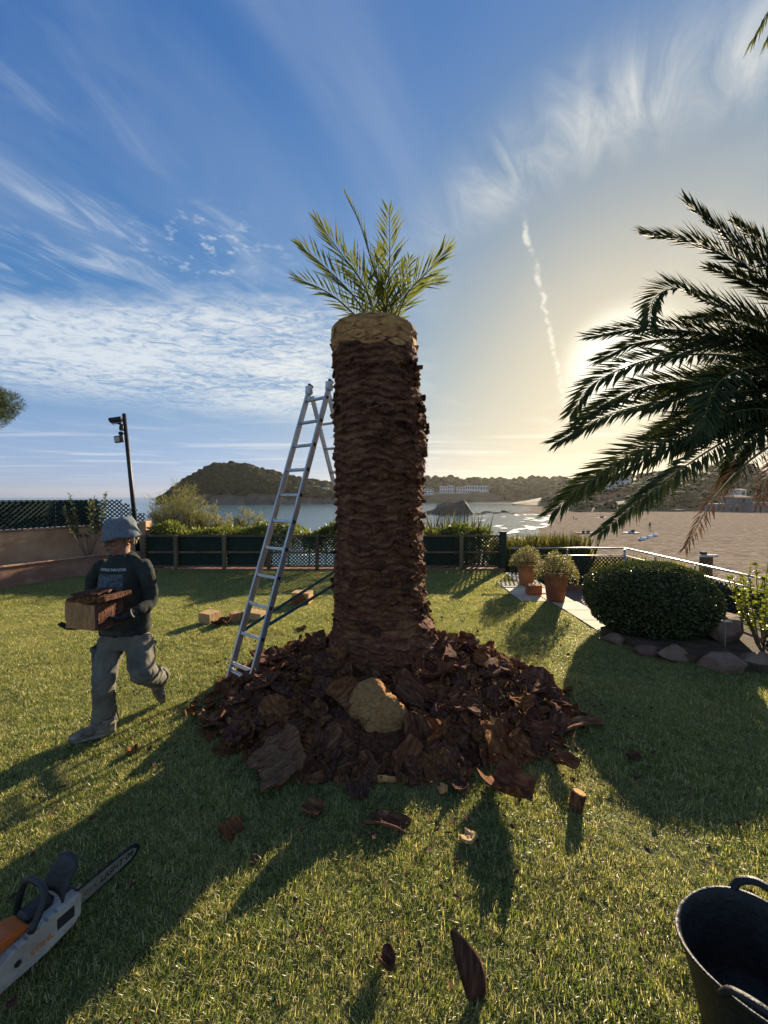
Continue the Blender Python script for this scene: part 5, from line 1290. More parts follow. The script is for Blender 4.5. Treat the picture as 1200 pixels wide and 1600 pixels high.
while cnt < 300:
    a = random.uniform(math.pi * 0.92, math.pi * 2.10); Rm = float(mound_R(np.array([a]))[0]); r = 0.45 + (Rm - 0.45) * random.random() ** 0.75 * 1.02
    x, y = TX + r * math.cos(a), TY + r * math.sin(a); z, nr = mound_frame(x, y); z = max(z, 0.0)
    if (x - 0.0) ** 2 + (y - 2.76) ** 2 < 0.27 ** 2:
        continue
    tanp = random.random() < 0.05
    o = obj('bark_scrap', random.choice(scr_tan) if tanp else scr[cnt % 16]); s = random.uniform(0.6, 1.3) * (1.2 if random.random() < 0.2 else 1) * (0.7 if tanp else 1)
    place(o, x, y, z + 0.02, nr, random.uniform(0, 6.283), (s * random.uniform(.8, 1.3), s, s), random.uniform(-0.55, 0.55), random.uniform(-0.45, 0.45))
    if tanp:
        tag(o, 'tan inner bark chip among the heaped scraps at the palm foot', 'bark', 'tan chips in the bark heap')
    else:
        zone = 'on the ladder side of the heap' if a < math.pi * 1.28 else 'in front of the palm trunk' if a < math.pi * 1.70 else 'on the hedge side of the heap'
        dep = 'against the trunk' if r < 0.45 + (Rm - 0.45) * 0.4 else 'touching the grass' if r > 0.45 + (Rm - 0.45) * 0.8 else 'halfway down'
        tag(o, ('broad' if s > 1.0 else 'small') + ' torn bark scrap ' + zone + ', ' + dep, 'bark', 'bark scraps heaped round the palm')
    cnt += 1
plate_cache = [plate(random.uniform(.02, .045), random.uniform(.05, .12), 0.006, random.uniform(.2, .9), 700 + k, 3, 4, 0.5) for k in range(24)]
Vs_, Fs_, o_ = [], [], 0
for k in range(1900):
    a = random.uniform(0, 2 * math.pi); Rm = float(mound_R(np.array([a]))[0]); r = 0.42 + (Rm - 0.42) * random.random() ** 0.6 * (1.0 + 0.14 * random.random() ** 3)
    x, y = TX + r * math.cos(a), TY + r * math.sin(a); z, nr = mound_frame(x, y); z = max(z, 0.005)
    if (x - 0.0) ** 2 + (y - 2.76) ** 2 < 0.26 ** 2:
        continue
    V, Fc = plate_cache[k % 24]
    q = (nr.to_track_quat('Z', 'Y').to_matrix() @ Matrix.Rotation(random.uniform(0, 6.28), 3, 'Z') @ Matrix.Rotation(random.uniform(-1, 1), 3, 'X') @ Matrix.Rotation(random.uniform(-.8, .8), 3, 'Y'))
    Vs_.append(V @ np.array(q).T * random.uniform(.7, 1.3) + np.array([x, y, z + 0.012])); Fs_.extend([tuple(i_ + o_ for i_ in f) for f in Fc]); o_ += len(V)
tag(obj('bark_chips', mesh('bark_chips', np.concatenate(Vs_), Fs_, False), MT['flake'], kind='stuff'), 'small bark chips strewn through the heap round the palm', 'bark chips')
n = 3200; a = rng.uniform(0, 2 * np.pi, n); r = 0.45 + (mound_R(a) - 0.45) * rng.random(n) ** 0.6 * 1.1; x, y = TX + r * np.cos(a), TY + r * np.sin(a)
V, Fc = leaves(np.stack([x, y, np.maximum(mound_z(x, y), 0.0) + 0.02], 1), rand_dir(n, -0.1), rng.normal(0, 1, (n, 3)), rng.uniform(0.03, 0.11, n), rng.uniform(0.0008, 0.0025, n))
tag(obj('bark_fibres', mesh('bark_fibres', V, Fc, False), MT['fibre'], kind='stuff'), 'loose straw coloured fibres sticking out of the bark heap', 'fibres')
# pale cut stump piece leaning in the heap
def lump(outline, thick, seed, mat, name, pos, R3, bulge=0.25):
    V = []; Fc = []; n_ = len(outline); rings = [(1.0, -thick), (1.05, -thick * 0.5), (1.03, -thick * 0.2), (1.0, 0.0), (0.95, thick * 0.12)] + [(0.9 - 0.06 * q, thick * bulge * (2.4 - 2.0 * (0.9 - 0.06 * q) ** 2)) for q in range(15)]
    for s, z in rings:
        for (x, y) in outline:
            V.append((x * s, y * s, z))
    m_ = len(rings)
    for k in range(m_ - 1):
        for q in range(n_):
            q2 = (q + 1) % n_; Fc.append((k * n_ + q, k * n_ + q2, (k + 1) * n_ + q2, (k + 1) * n_ + q))
    V.append((0, 0, thick * bulge * 2.5)); c_ = len(V) - 1
    for q in range(n_):
        Fc.append(((m_ - 1) * n_ + q, (m_ - 1) * n_ + (q + 1) % n_, c_))
    V = np.array(V); V = V + (np.stack([fbm(V * 9 + seed + 7 * m_, 4, seed + m_) for m_ in range(3)], 1) - 0.5) * 0.05
    V = V + (fbm(V * np.array([70, 22, 40]) + seed, 3, seed + 5)[:, None] - 0.5) * np.array([[0.006, 0.006, 0.035]])
    V = V @ np.array(R3).T + np.array(pos)
    return mesh(name, V, Fc)
MT['chunk'] = pmat('fibrous cut heartwood', (0.32, 0.145, 0.05), (0.62, 0.37, 0.15), 30, 0.95, 1.0, 140, c3=(0.47, 0.25, 0.095), spec=0.1, stretch=(1, 1, 2.5))
ol = []
for k in range(72):
    a = 2 * math.pi * k / 72; rr_ = 0.214 * (1 + 0.16 * math.sin(2 * a - 2.2) + 0.10 * math.sin(3 * a + 1.0) + 0.06 * math.sin(5 * a) + 0.03 * math.sin(9 * a)); ol.append((rr_ * math.cos(a) * 1.05, rr_ * math.sin(a) * 1.08))
nz_ = Vector((-0.05, -0.86, 0.50)).normalized(); nx_ = Vector((1, 0, 0)); nx_ = (nx_ - nz_ * nx_.dot(nz_)).normalized(); ny_ = nz_.cross(nx_)
R3 = Matrix((nx_, ny_, nz_)).transposed()
stc = P(589, 1124, 2.78)
o = obj('palm_wood_chunk', lump(ol, 0.14, 3, MT['chunk'], 'palm_wood_chunk', stc[:], R3), MT['chunk']); tag(o, 'large pale rounded chunk of cut palm wood set in the bark heap', 'wood chunk')
for k, (x, y, yaw, lb_) in enumerate(((540, 1082, 2.3, 'bark flap lying over the pale chunk on its ladder side'), (645, 1078, 0.9, 'dark bark flap hanging over the pale chunk on its hedge side'), (540, 1150, 1.2, 'thick brown bark strip propped under the pale chunk'), (652, 1140, 0.2, 'tall orange brown bark plate standing below the hanging flap by the pale chunk'))):
    V, Fc = husk(0.09, 0.24, 0.020, 0.4, 860 + k); me = mesh('bark_flap', V, Fc, False); me.materials.append(MT['scrap']); o = obj('bark_flap', me); p_ = P(x, y, 2.90 if k < 2 else 2.66)
    o.matrix_basis = Matrix.Translation(p_) @ R3.to_4x4() @ Matrix.Rotation(yaw, 4, 'Z') @ Matrix.Rotation(0.25, 4, 'X'); tag(o, lb_, 'bark')
MT['mat'] = pmat('matted brown fibre', (0.11, 0.05, 0.028), (0.40, 0.23, 0.13), 22, 0.95, 1.0, 120, c3=(0.24, 0.125, 0.068), spec=0.05, stretch=(4, 0.6, 1))
# scattered pieces on the grass
def loose(px, py, w, l, label, yaw, mat=None, curl=0.5, tilt=0.0, roll=0.0, th_=0.014, seed=0, cat='bark', lift=0.015, nu=7, nv=8, rag=0.4):
    g_ = G(px, py); V, Fc = husk(w, l, th_, curl, 900 + seed, nu, nv); me = mesh('bark_piece', V, Fc, False); me.materials.append(mat or MT['scrap'])
    o = obj('bark_piece', me); place(o, g_.x, g_.y, lift, Vector((0, 0, 1)), yaw, 1.0, tilt, roll); tag(o, label, cat); return o
loose(437, 1205, 0.17, 0.30, 'broad fan shaped mat of brown fibre lying against the heap front', 2.2, MT['mat'], 0.2, 0.35, 0.1, seed=1, lift=0.06, nu=11, nv=10)
loose(335, 1135, 0.10, 0.26, 'shaggy brown fibre bundle at the heap edge beside the ladder foot', 0.4, MT['mat'], 0.5, 0.3, 0, seed=2, lift=0.05)
loose(560, 1240, 0.06, 0.14, 'dark reddish bark scrap lying just off the heap front', 0.3, None, 0.3, seed=3)
loose(600, 1222, 0.018, 0.12, 'short pale brown stick of bark on the shaded grass', 1.45, MT['tan'], 0.3, seed=4)
loose(488, 1270, 0.045, 0.12, 'dark bark scrap alone on the shaded grass below the broad fibre mat', 1.2, None, 0.4, seed=5)
loose(360, 1296, 0.05, 0.13, 'dark bark scrap on shaded grass out towards the chainsaw', 0.8, None, 0.3, seed=6)
loose(607, 1290, 0.045, 0.22, 'long dark bark strip lying where the shade meets the sun', 1.3, None, 0.5, seed=7)
loose(717, 1235, 0.05, 0.11, 'dark chunky bark scrap with orange cut bits beside it', 0.2, None, 0.6, 0.3, seed=8)
loose(691, 1236, 0.03, 0.06, 'small orange brown cut chip beside the chunky scrap', 0.9, MT['tan'], 0.2, seed=9)
loose(800, 1250, 0.09, 0.32, 'large pointed leaf sheath with frayed fibres on the sunny grass', 0.45, None, 0.9, 0.25, 0.2, seed=10, lift=0.06)
loose(880, 1200, 0.055, 0.17, 'sunlit curled bark scrap at the hedge end of the heap', 0.5, None, 0.6, 0.3, seed=11, lift=0.04)
loose(730, 1312, 0.035, 0.06, 'small pale wood chip on the sunny grass', 0.7, MT['pale'], 0.3, 0.2, seed=12)
loose(905, 1140, 0.045, 0.42, 'long pale flat leaf sheath reaching out from the heap onto shaded lawn', 1.75, MT['mat'], 0.4, 0.05, seed=13, lift=0.05)
loose(603, 1510, 0.03, 0.07, 'small dark clod of bark fibre near the standing sliver', 0.7, None, 0.9, 0.4, seed=14, lift=0.02)
loose(990, 1185, 0.03, 0.08, 'small bark scrap lying in the hedge shadow', 0.7, None, 0.4, seed=15)
loose(208, 1175, 0.03, 0.06, 'reddish bark crumb on the grass by the worker', 0.7, None, 0.4, seed=16)
# standing pointed sliver
b0, b1 = G(748, 1555), None
V = []; Fc = []; pth = [(b0.x, b0.y, -0.02), P(738, 1520, b0.y - 0.005), P(722, 1485, b0.y + 0.005), P(707, 1455, b0.y + 0.02)]
pth = spline(pth, 4); nn_ = len(pth)
o = obj('bark_sliver', MB().tube(pth, [((0.052 * math.sin(math.pi * (0.18 + 0.80 * i / nn_)) * (1 - 0.55 * i / nn_)) + 0.004, 0.011) for i in range(nn_)], 10, fr=(1, 0.3, 0)).mesh('bark_sliver', True), MT['scrap']); tag(o, 'dark pointed bark sliver standing upright in the sunny grass', 'bark')
# upright wooden stub
b0 = G(902, 1262)
t = thing('wood_stub', 'short upright stub of leaf base with a tan cut end', 'wood piece', b0)
obj('stub_body', MB().tube([b0 + Vector((-0.01, 0, -0.01)), b0 + Vector((0.0, 0, 0.045)), b0 + Vector((0.010, 0, 0.088))], [(0.042, 0.03), (0.04, 0.03), (0.044, 0.032)], 9), MT['scrap'], t)
obj('cut_end', MB().tube([b0 + Vector((0.010, 0, 0.0885)), b0 + Vector((0.012, 0, 0.094))], [(0.042, 0.031), (0.038, 0.027)], 9), MT['tan'], t)

n = 1700; a = rng.uniform(0, 2 * np.pi, n); r = 0.8 + rng.gamma(1.6, 0.62, n); x, y = TX + 0.1 + r * np.cos(a), TY - 0.35 + r * np.sin(a); ok = (np.hypot(x - TX, y - TY) > mound_R(np.arctan2(y - TY, x - TX)) * 0.95) & (y < 8) & (x < 2.3); x, y = x[ok], y[ok]; n = len(x)
V, Fc = leaves(np.stack([x, y, np.full(n, 0.022)], 1), rand_dir(n, -0.1) * np.array([1, 1, 0.3]), rng.normal(0, 0.4, (n, 3)) + np.array([0, 0, 1]), rng.gamma(2.0, 0.010, n) + 0.008, rng.gamma(2.0, 0.004, n) + 0.003)
tag(obj('bark_crumbs', mesh('bark_crumbs', V, Fc, False), MT['flake'], kind='stuff'), 'tiny bark crumbs scattered over the lawn round the heap', 'bark crumbs')
# ================================================================== ladder
fl_, fr2 = G(355, 1068), G(387, 1083)
rd2 = (fr2 - fl_); rd2.z = 0; wid_ = rd2.length; rd2.normalize(); pd_ = Vector((-rd2.y, rd2.x, 0))
s_, zt_ = 1.112, 3.02
TL, TR = fl_ + pd_ * s_ + Vector((0, 0, zt_)), fr2 + pd_ * s_ + Vector((0, 0, zt_))
lad = thing('stepladder', 'tall aluminium stepladder standing open beside the palm trunk', 'ladder', (fl_ + fr2) / 2)
nf = (TL - fl_).normalized().cross(rd2).normalized()
for a, b, nm in ((fl_, TL, 'left'), (fr2, TR, 'right')):
    d_ = (b - a).normalized(); rl = obj('rail', MB().beam(a - d_ * 0.02, b + d_ * 0.07, 0.024, 0.066, upv=nf, bev=0.003), MT['alu'], lad)
    obj('end_cap', MB().beam(b + d_ * 0.07, b + d_ * 0.10, 0.027, 0.07, upv=nf, bev=0.004), MT['black'], rl).matrix_parent_inverse = Matrix()
rg = [0.058 + 0.0905 * k for k in range(11)]
for k, u_ in enumerate(rg):
    a, b = fl_.lerp(TL, u_), fr2.lerp(TR, u_)
    obj('rung', MB().beam(a + rd2 * 0.012, b - rd2 * 0.012, 0.030, 0.030, upv=nf, bev=0.004), MT['alu'], lad)
    for p_, sg in ((a, -1), (b, 1)):
        obj('rung_socket', MB().box(p_ + rd2 * (0.0135 * sg), (0.002, 0.017, 0.017), (rd2, (TL - fl_).normalized(), nf)), MT['black'], lad)
RL, RR = TL + pd_ * 1.12 - Vector((0, 0, zt_)), TR + pd_ * 1.12 - Vector((0, 0, zt_))
nb_ = (RL - TL).normalized().cross(rd2).normalized()
for a, b in ((TL, RL), (TR, RR)):
    a = a + rd2 * (0.028 if a is TL else -0.028); b = b + rd2 * (0.028 if b is RL else -0.028)
    obj('rear_rail', MB().beam(a + (b - a).normalized() * 0.05, b, 0.022, 0.06, upv=nb_, bev=0.003), MT['alu'], lad)
for k in range(10):
    u_ = 0.12 + 0.092 * k; a, b = TL.lerp(RL, u_), TR.lerp(RR, u_); obj('rear_rung', MB().beam(a + rd2 * 0.04, b - rd2 * 0.04, 0.028, 0.028, upv=nb_, bev=0.004), MT['alu'], lad)
for p_ in (TL, TR):
    obj('hinge', MB().tube([p_ - rd2 * 0.03, p_ + rd2 * 0.03], 0.035, 12).box(p_ + Vector((0, 0, 0.02)), (0.03, 0.035, 0.05), (rd2, pd_, Vector((0, 0, 1))), bev=0.008), MT['alu'], lad)
for a, b, uu in ((fl_, TL, 0.152), (fr2, TR, 0.185)):
    p_ = a.lerp(b, uu); e_ = (RL if a is fl_ else RR).lerp(TL if a is fl_ else TR, 0.31)
    obj('strap', MB().beam(p_, e_, 0.006, 0.034, upv=(0, 0, 1)), MT['strap'], lad)
for a in (fl_, fr2):
    obj('foot', MB().box(a + Vector((0, 0, 0.012)), (0.018, 0.04, 0.03), (rd2, pd_, Vector((0, 0, 1))), bev=0.006), MT['black'], lad)
b_ = fl_.lerp(TL, 0.045); c_ = fr2.lerp(TR, 0.045)
obj('stabiliser_bar', MB().tube(spline([b_, b_.lerp(c_, 0.1) - Vector((0, 0, 0.03)), b_.lerp(c_, 0.9) - Vector((0, 0, 0.03)), c_], 5), 0.02, 8), MT['alu'], lad)

# ================================================================== sawn palm blocks on the lawn
def block(name, c, h3, yaw, label, seed, tilt=0.0, mats=None, cat='wood block'):
    g = np.random.default_rng(seed); t = thing(name, label, cat, (c[0], c[1], c[2]))
    M = Matrix.Rotation(yaw, 3, 'Z') @ Matrix.Rotation(tilt, 3, 'Y'); ax = tuple(M @ Vector(v_) for v_ in ((1, 0, 0), (0, 1, 0), (0, 0, 1)))
    cc = Vector(c) + Vector((0, 0, h3[2]))
    def rough_box(ce, hh, amp, n_=7):
        V = []; Fc = []; idx = {}
        def vid(i_, j_, k_):
            key = (i_, j_, k_)
            if key not in idx:
                q = np.array([2 * i_ / n_ - 1, 2 * j_ / n_ - 1, 2 * k_ / n_ - 1]); q = q * np.array(hh); dq = (fbm((q * 14 + seed)[None], 2, seed)[0] - .5) * amp
                q = q * (1 + dq / max(hh)); p_ = Vector(ce) + ax[0] * float(q[0]) + ax[1] * float(q[1]) + ax[2] * float(q[2]); idx[key] = len(V); V.append(p_[:])
            return idx[key]
        for a in range(n_):
            for b in range(n_):
                for s in (0, n_):
                    for f in (lambda u_, v_: (s, u_, v_), lambda u_, v_: (v_, s, u_), lambda u_, v_: (u_, v_, s)):
                        q = [vid(*f(a, b)), vid(*f(a + 1, b)), vid(*f(a + 1, b + 1)), vid(*f(a, b + 1))]; Fc.append(q if s else q[::-1])
        return mesh('b', np.array(V), Fc, False)
    obj('sawn_wood', rough_box(cc, h3, 0.02), MT['pale'], t)
    if seed != 13:
        return t
    V, Fc = plate(h3[0] * 0.98, h3[2] * 1.8, 0.016, 0.15, seed, 7, 6, 0.3)
    me = mesh('bark_face', V, Fc, False); me.materials.append(MT['scrap']); o = obj('bark_face', me, None, t); o.matrix_parent_inverse = Matrix.Translation(-Vector(c))
    fy = -ax[1]; o.matrix_basis = Matrix.Translation(cc + fy * (h3[1] + 0.012)) @ Matrix((ax[0], ax[2], fy)).transposed().to_4x4()
    return t
def on_lawn(x, y, hy):
    g_ = G(x, y); return (g_.x, g_.y + hy, 0.0)
block('palm_block', on_lawn(323, 977, 0.10), (0.11, 0.10, 0.08), -0.42, 'cube shaped pale sawn palm block standing nearest the worker', 11)
block('palm_block', on_lawn(395, 970, 0.08), (0.165, 0.09, 0.06), -0.30, 'long flat sawn palm block seen through the ladder', 12, 0.05)
block('palm_block', on_lawn(470, 946, 0.12), (0.15, 0.11, 0.10), -0.15, 'thick sawn palm block with dark bark face by the trunk', 13)
block('palm_block', on_lawn(365, 972, 0.06), (0.06, 0.06, 0.06), 0.7, 'small sawn offcut touching the long flat block', 14)
loose(345, 978, 0.10, 0.22, 'flat brown bark slab lying by the cube shaped block', 1.2, None, 0.5, 0.2, seed=17, lift=0.04)
loose(472, 985, 0.05, 0.14, 'greenish brown leaf scrap on lit grass behind the ladder', 1.0, None, 0.7, 0.2, seed=18)
# ================================================================== the worker
MT['shirt'] = pmat('dark olive shirt', (0.020, 0.023, 0.021), (0.050, 0.054, 0.046), 9, 0.95, 0.4, 260, spec=0.1, bdist=0.004)
MT['print'] = pmat('faded chest print', (0.050, 0.065, 0.072), (0.115, 0.140, 0.150), 34, 0.95, 0, lo=0.38, hi=0.62, spec=0.1)
MT['lettering'] = pmat('shirt lettering', (0.42, 0.45, 0.46), (0.62, 0.64, 0.64), 60, 0.95, 0)
MT['trousers'] = pmat('worn grey work trousers', (0.095, 0.088, 0.070), (0.21, 0.195, 0.160), 6, 0.95, 0.5, 220, spec=0.1, bdist=0.004)
MT['hat'] = pmat('washed denim', (0.105, 0.125, 0.14), (0.185, 0.21, 0.225), 70, 0.95, 0.5, 300, spec=0.1, bdist=0.003)
MT['skin'] = pmat('weathered skin', (0.22, 0.105, 0.065), (0.34, 0.175, 0.115), 22, 0.6, 0.2, 120, spec=0.35, bdist=0.003)
MT['glove'] = pmat('black work glove', (0.010, 0.010, 0.011), (0.030, 0.030, 0.031), 20, 0.7, 0.4, 200, bdist=0.003)
MT['shoe'] = pmat('scuffed trainer', (0.05, 0.042, 0.03), (0.30, 0.25, 0.19), 14, 0.85, 0.3, 120, bdist=0.004)
MT['sole'] = pmat('dark sole', (0.10, 0.09, 0.075), (0.28, 0.25, 0.21), 20, 0.9, 0.5, 80)
MT['hair'] = pmat('grey blond hair', (0.22, 0.17, 0.10), (0.48, 0.40, 0.27), 40, 0.7, 0.4, 200, stretch=(1, 1, 0.3))
MT['eye'] = pmat('eye', (0.02, 0.015, 0.012), (0.04, 0.03, 0.025), 10, 0.2, 0)
pbase = G(165, 1150)
man = thing('person', 'worker in denim bucket hat, dark shirt and grey cargo trousers striding with palm blocks', 'person', pbase)
FC = Vector((0.06, -1, 0)).normalized(); LA = Vector((1, 0.06, 0)).normalized(); UP = Vector((0, 0, 1))
D0 = 2.94
Y_ = lambda y, d=D0: P(600, y, d).z
def wrinkle(s1, a1, s2, a2, seed, st=(1, 1, 1)):
    return lambda co: (fbm(co * s1 * np.array(st), 3, seed) - 0.5) * a1 + (np.abs(fbm(co * s2 * np.array(st), 3, seed + 3) - 0.5) * 2 - 0.35) * a2
# trunk and sleeves
sh = MB().tube([P(196, 988, D0), P(196, 960, D0), P(195, 925, D0), P(194, 900, D0 + .01), P(193, 882, D0 + .01), P(192, 871, D0 + .01), P(190, 862, D0)], [(.186, .124), (.186, .124), (.184, .120), (.184, .116), (.166, .102), (.112, .082), (.064, .062)], 20, fr=LA)
armL = [P(222, 884, 2.89), P(231, 905, 2.87), P(236, 938, 2.86), P(222, 950, 2.76), P(204, 957, 2.68)]
armR = [P(161, 884, 3.01), P(150, 903, 3.03), P(144, 926, 3.02), P(134, 948, 2.90), P(127, 968, 2.80)]
sh.tube(spline(armL, 4), [.068 - .0020 * i for i in range(17)], 12).ball(armL[0], (.066, .066, .060)).tube(spline(armR, 4), [.068 - .0020 * i for i in range(17)], 12).ball(armR[0], (.066, .066, .060))
sh_me = fuse(sh, 0.009, 5, wrinkle(9, 0.020, 15, 0.018, 31, (1, 1, 0.7)))
shirt = obj('shirt', sh_me, MT['shirt'], man)
bv = BVHTree.FromPolygons([v_.co[:] for v_ in sh_me.vertices], [p_.vertices[:] for p_ in sh_me.polygons])
def on_chest(px_, py_, du, dv, off=0.003):
    o_ = P(px_, py_, D0) + LA * du + UP * dv + FC * 0.6; h, nr, ix, ds = bv.ray_cast(o_, -FC)
    return (h + FC * off) if h else (o_ - FC * 0.45)
tm_ = text_mesh('SURFING PARADISE', 0.028, 0.0, 0.0, 0.0004)
xs2 = [v_.co.x for v_ in tm_.vertices]; w_ = max(xs2) - min(xs2); k_ = 0.205 / w_
for v_ in tm_.vertices:
    v_.co = on_chest(186, 887, v_.co.x * k_, v_.co.y * 1.0, 0.004)
tm_.name = 'chest_lettering'; obj('chest_lettering', tm_, MT['lettering'], shirt, label='pale lettering across the chest').matrix_parent_inverse = Matrix()
V = []; Fc = []
for j_ in range(14):
    for i_ in range(14):
        V.append(on_chest(184, 914, (-0.5 + i_ / 13) * 0.20, (0.5 - j_ / 13) * 0.20, 0.0028)[:])
for j_ in range(13):
    for i_ in range(13):
        o_ = j_ * 14 + i_; Fc.append((o_, o_ + 14, o_ + 15, o_ + 1))
obj('chest_print', mesh('chest_print', np.array(V), Fc), MT['print'], shirt, label='faded blue grey square print below the lettering').matrix_parent_inverse = Matrix()
# trousers
tr = MB().tube([P(196, 972, D0), P(195, 990, D0), P(195, 1010, D0)], [(.168, .112), (.178, .120), (.158, .114)], 18, fr=LA)
legR = [P(176, 996, D0), P(167, 1036, 2.87), P(163, 1062, 2.82), P(163, 1095, 2.85), P(164, 1129, 2.89)]
legL = [P(216, 996, D0), P(220, 1028, 2.89), P(226, 1050, 2.86), P(239, 1056, 3.03), P(251, 1058, 3.19)]
tr.tube(spline(legR, 4), [.100, .098, .096, .094, .092, .089, .087, .085, .084, .081, .079, .078, .078, .081, .085, .089, .092], 14)
tr.tube(spline(legL, 4), [.105, .103, .101, .100, .098, .096, .094, .093, .090, .087, .083, .080, .078, .077, .077, .077, .079], 14)
tro = obj('trousers', fuse(tr, 0.009, 5, wrinkle(8, 0.022, 14, 0.022, 41, (1, 1, 0.8))), MT['trousers'], man)
for p_, ax_ in ((P(152, 1024, 2.88), (-LA, FC, UP)), (P(235, 1020, 2.92), (LA, FC, UP))):
    obj('cargo_pocket', MB().box(p_, (0.014, 0.055, 0.07), ax_, bev=0.010).box(p_ + UP * 0.062 + ax_[0] * 0.008, (0.012, 0.058, 0.020), ax_, bev=0.008), MT['trousers'], tro).matrix_parent_inverse = Matrix()
obj('belt', MB().tube([P(196, 978, D0), P(196, 985, D0)], [(.184, .122), (.187, .125)], 20, fr=LA), MT['black'], tro).matrix_parent_inverse = Matrix()
# body: head, neck and the limbs inside the clothes, one skin
FH = Vector((-0.42, -0.90, -0.12)).normalized(); SH = FH.cross(UP).normalized(); UH = SH.cross(FH)     # SH: to the right of the face seen from behind it
hc_ = P(186, 841, 2.92)
def hp(f, s, u_):
    return hc_ + FH * f + SH * s + UH * u_
hd_ = MB().ball(hp(-.012, 0, .035), (.098, .077, .092), (FH, SH, UH), 20, 14).ball(hp(.022, 0, -.045), (.068, .060, .072), (FH, SH, UH), 16, 12)
hd_.tube([hp(.055, 0, -.085), hp(.066, 0, -.103)], [.030, .024], 10).tube([hp(.088, 0, .018), hp(.104, 0, -.008), hp(.116, 0, -.028), hp(.092, 0, -.040)], [.009, .0125, .0155, .010], 8)
for s in (-1, 1):
    hd_.ball(hp(.078, s * .030, .027), (.018, .026, .010), (FH, SH, UH), 10, 8).ball(hp(.064, s * .043, -.026), (.022, .018, .020), (FH, SH, UH), 10, 8).ball(hp(-.010, s * .078, -.008), (.016, .008, .032), (FH, SH, UH), 10, 8)
hd_.tube([hp(.088, -.022, -.058), hp(.097, 0, -.057), hp(.088, .022, -.058)], [.006, .008, .006], 8).tube([hp(.086, -.018, -.069), hp(.094, 0, -.070), hp(.086, .018, -.069)], [.006, .008, .006], 8)
hd_.tube([P(190, 872, D0), P(189, 858, D0 - .01), hp(-.02, 0, -.04)], [.066, .058, .058], 14)
hd_.tube([P(195, 960, D0), P(194, 900, D0), P(191, 872, D0)], [(.14, .09), (.14, .085), (.07, .06)], 14, fr=LA)
for arm in (armL, armR):
    hd_.tube(spline(arm, 3), [.046 - .0012 * i for i in range(13)], 9)
for lg_ in (legR, legL):
    hd_.tube(spline([P(195, 985, D0)] + lg_, 3), [.075 - .0024 * i for i in range(16)], 9)
obj('body', fuse(hd_, 0.0055, 2), MT['skin'], man)
for s in (-1, 1):
    obj('eye', MB().ball(hp(.083, s * .031, .012), (.009, .013, .007), (FH, SH, UH), 8, 6), MT['eye'], man)
    obj('eyebrow', MB().tube([hp(.092, s * .014, .030), hp(.093, s * .030, .035), hp(.082, s * .048, .029)], [.004, .005, .003], 6), MT['hair'], man)
obj('mouth', MB().tube([hp(.094, -.020, -.0635), hp(.1025, 0, -.0635), hp(.094, .020, -.0635)], .0025, 6), MT['eye'], man)
hr_ = MB().tube([hp(-.035, .079, .03), hp(-.055, .074, -.02), hp(-.06, .062, -.055)], [.016, .018, .010], 8).tube([hp(-.035, -.079, .03), hp(-.055, -.074, -.02), hp(-.06, -.062, -.055)], [.016, .018, .010], 8).tube([hp(-.10, -.05, -.02), hp(-.112, 0, -.025), hp(-.10, .05, -.02)], [.022, .026, .022], 8).tube([hp(-.085, -.05, -.05), hp(-.095, 0, -.06), hp(-.085, .05, -.05)], [.016, .020, .016], 8)
obj('hair', fuse(hr_, 0.007, 3, wrinkle(60, 0.006, 80, 0.004, 12)), MT['hair'], man)
# bucket hat
tilt_ = (UP * 0.97 - Vector((0.17, 0.02, 0))).normalized(); xh = (FH - tilt_ * FH.dot(tilt_)).normalized(); yh = tilt_.cross(xh)
MH = Matrix((xh, yh, tilt_)).transposed(); hb = P(189, 838, 2.92) + Vector((0, 0, 0.030))
wob_ = lambda a, z: 1 + (0.035 * math.sin(3 * a + 1) + 0.02 * math.sin(5 * a)) * (1 if z < 0.02 else 0.25) + 0.06 * math.cos(2 * a)
hp_ = [(.134, -.048), (.128, -.026), (.118, .002), (.110, .026), (.108, .032), (.106, .050), (.102, .080), (.096, .100), (.088, .112), (.070, .120), (.035, .124), (.001, .125), (.001, .120), (.035, .119), (.085, .106), (.100, .080), (.103, .030), (.113, .002), (.130, -.050)]
hp_ = [(r_ * 0.95, z_ * 0.92) for r_, z_ in hp_]
hm = MB().lathe(hp_, 56, hb, MH, True, wob_); hv = np.array(hm.v); hv = hv + (np.stack([fbm(hv * 15 + 9 * q, 3, 60 + q) for q in range(3)], 1) - 0.5) * 0.034 + (np.stack([fbm(hv * 45 + 9 * q, 2, 70 + q) for q in range(3)], 1) - 0.5) * 0.010
obj('bucket_hat', mesh('bucket_hat', hv, hm.f), MT['hat'], man)
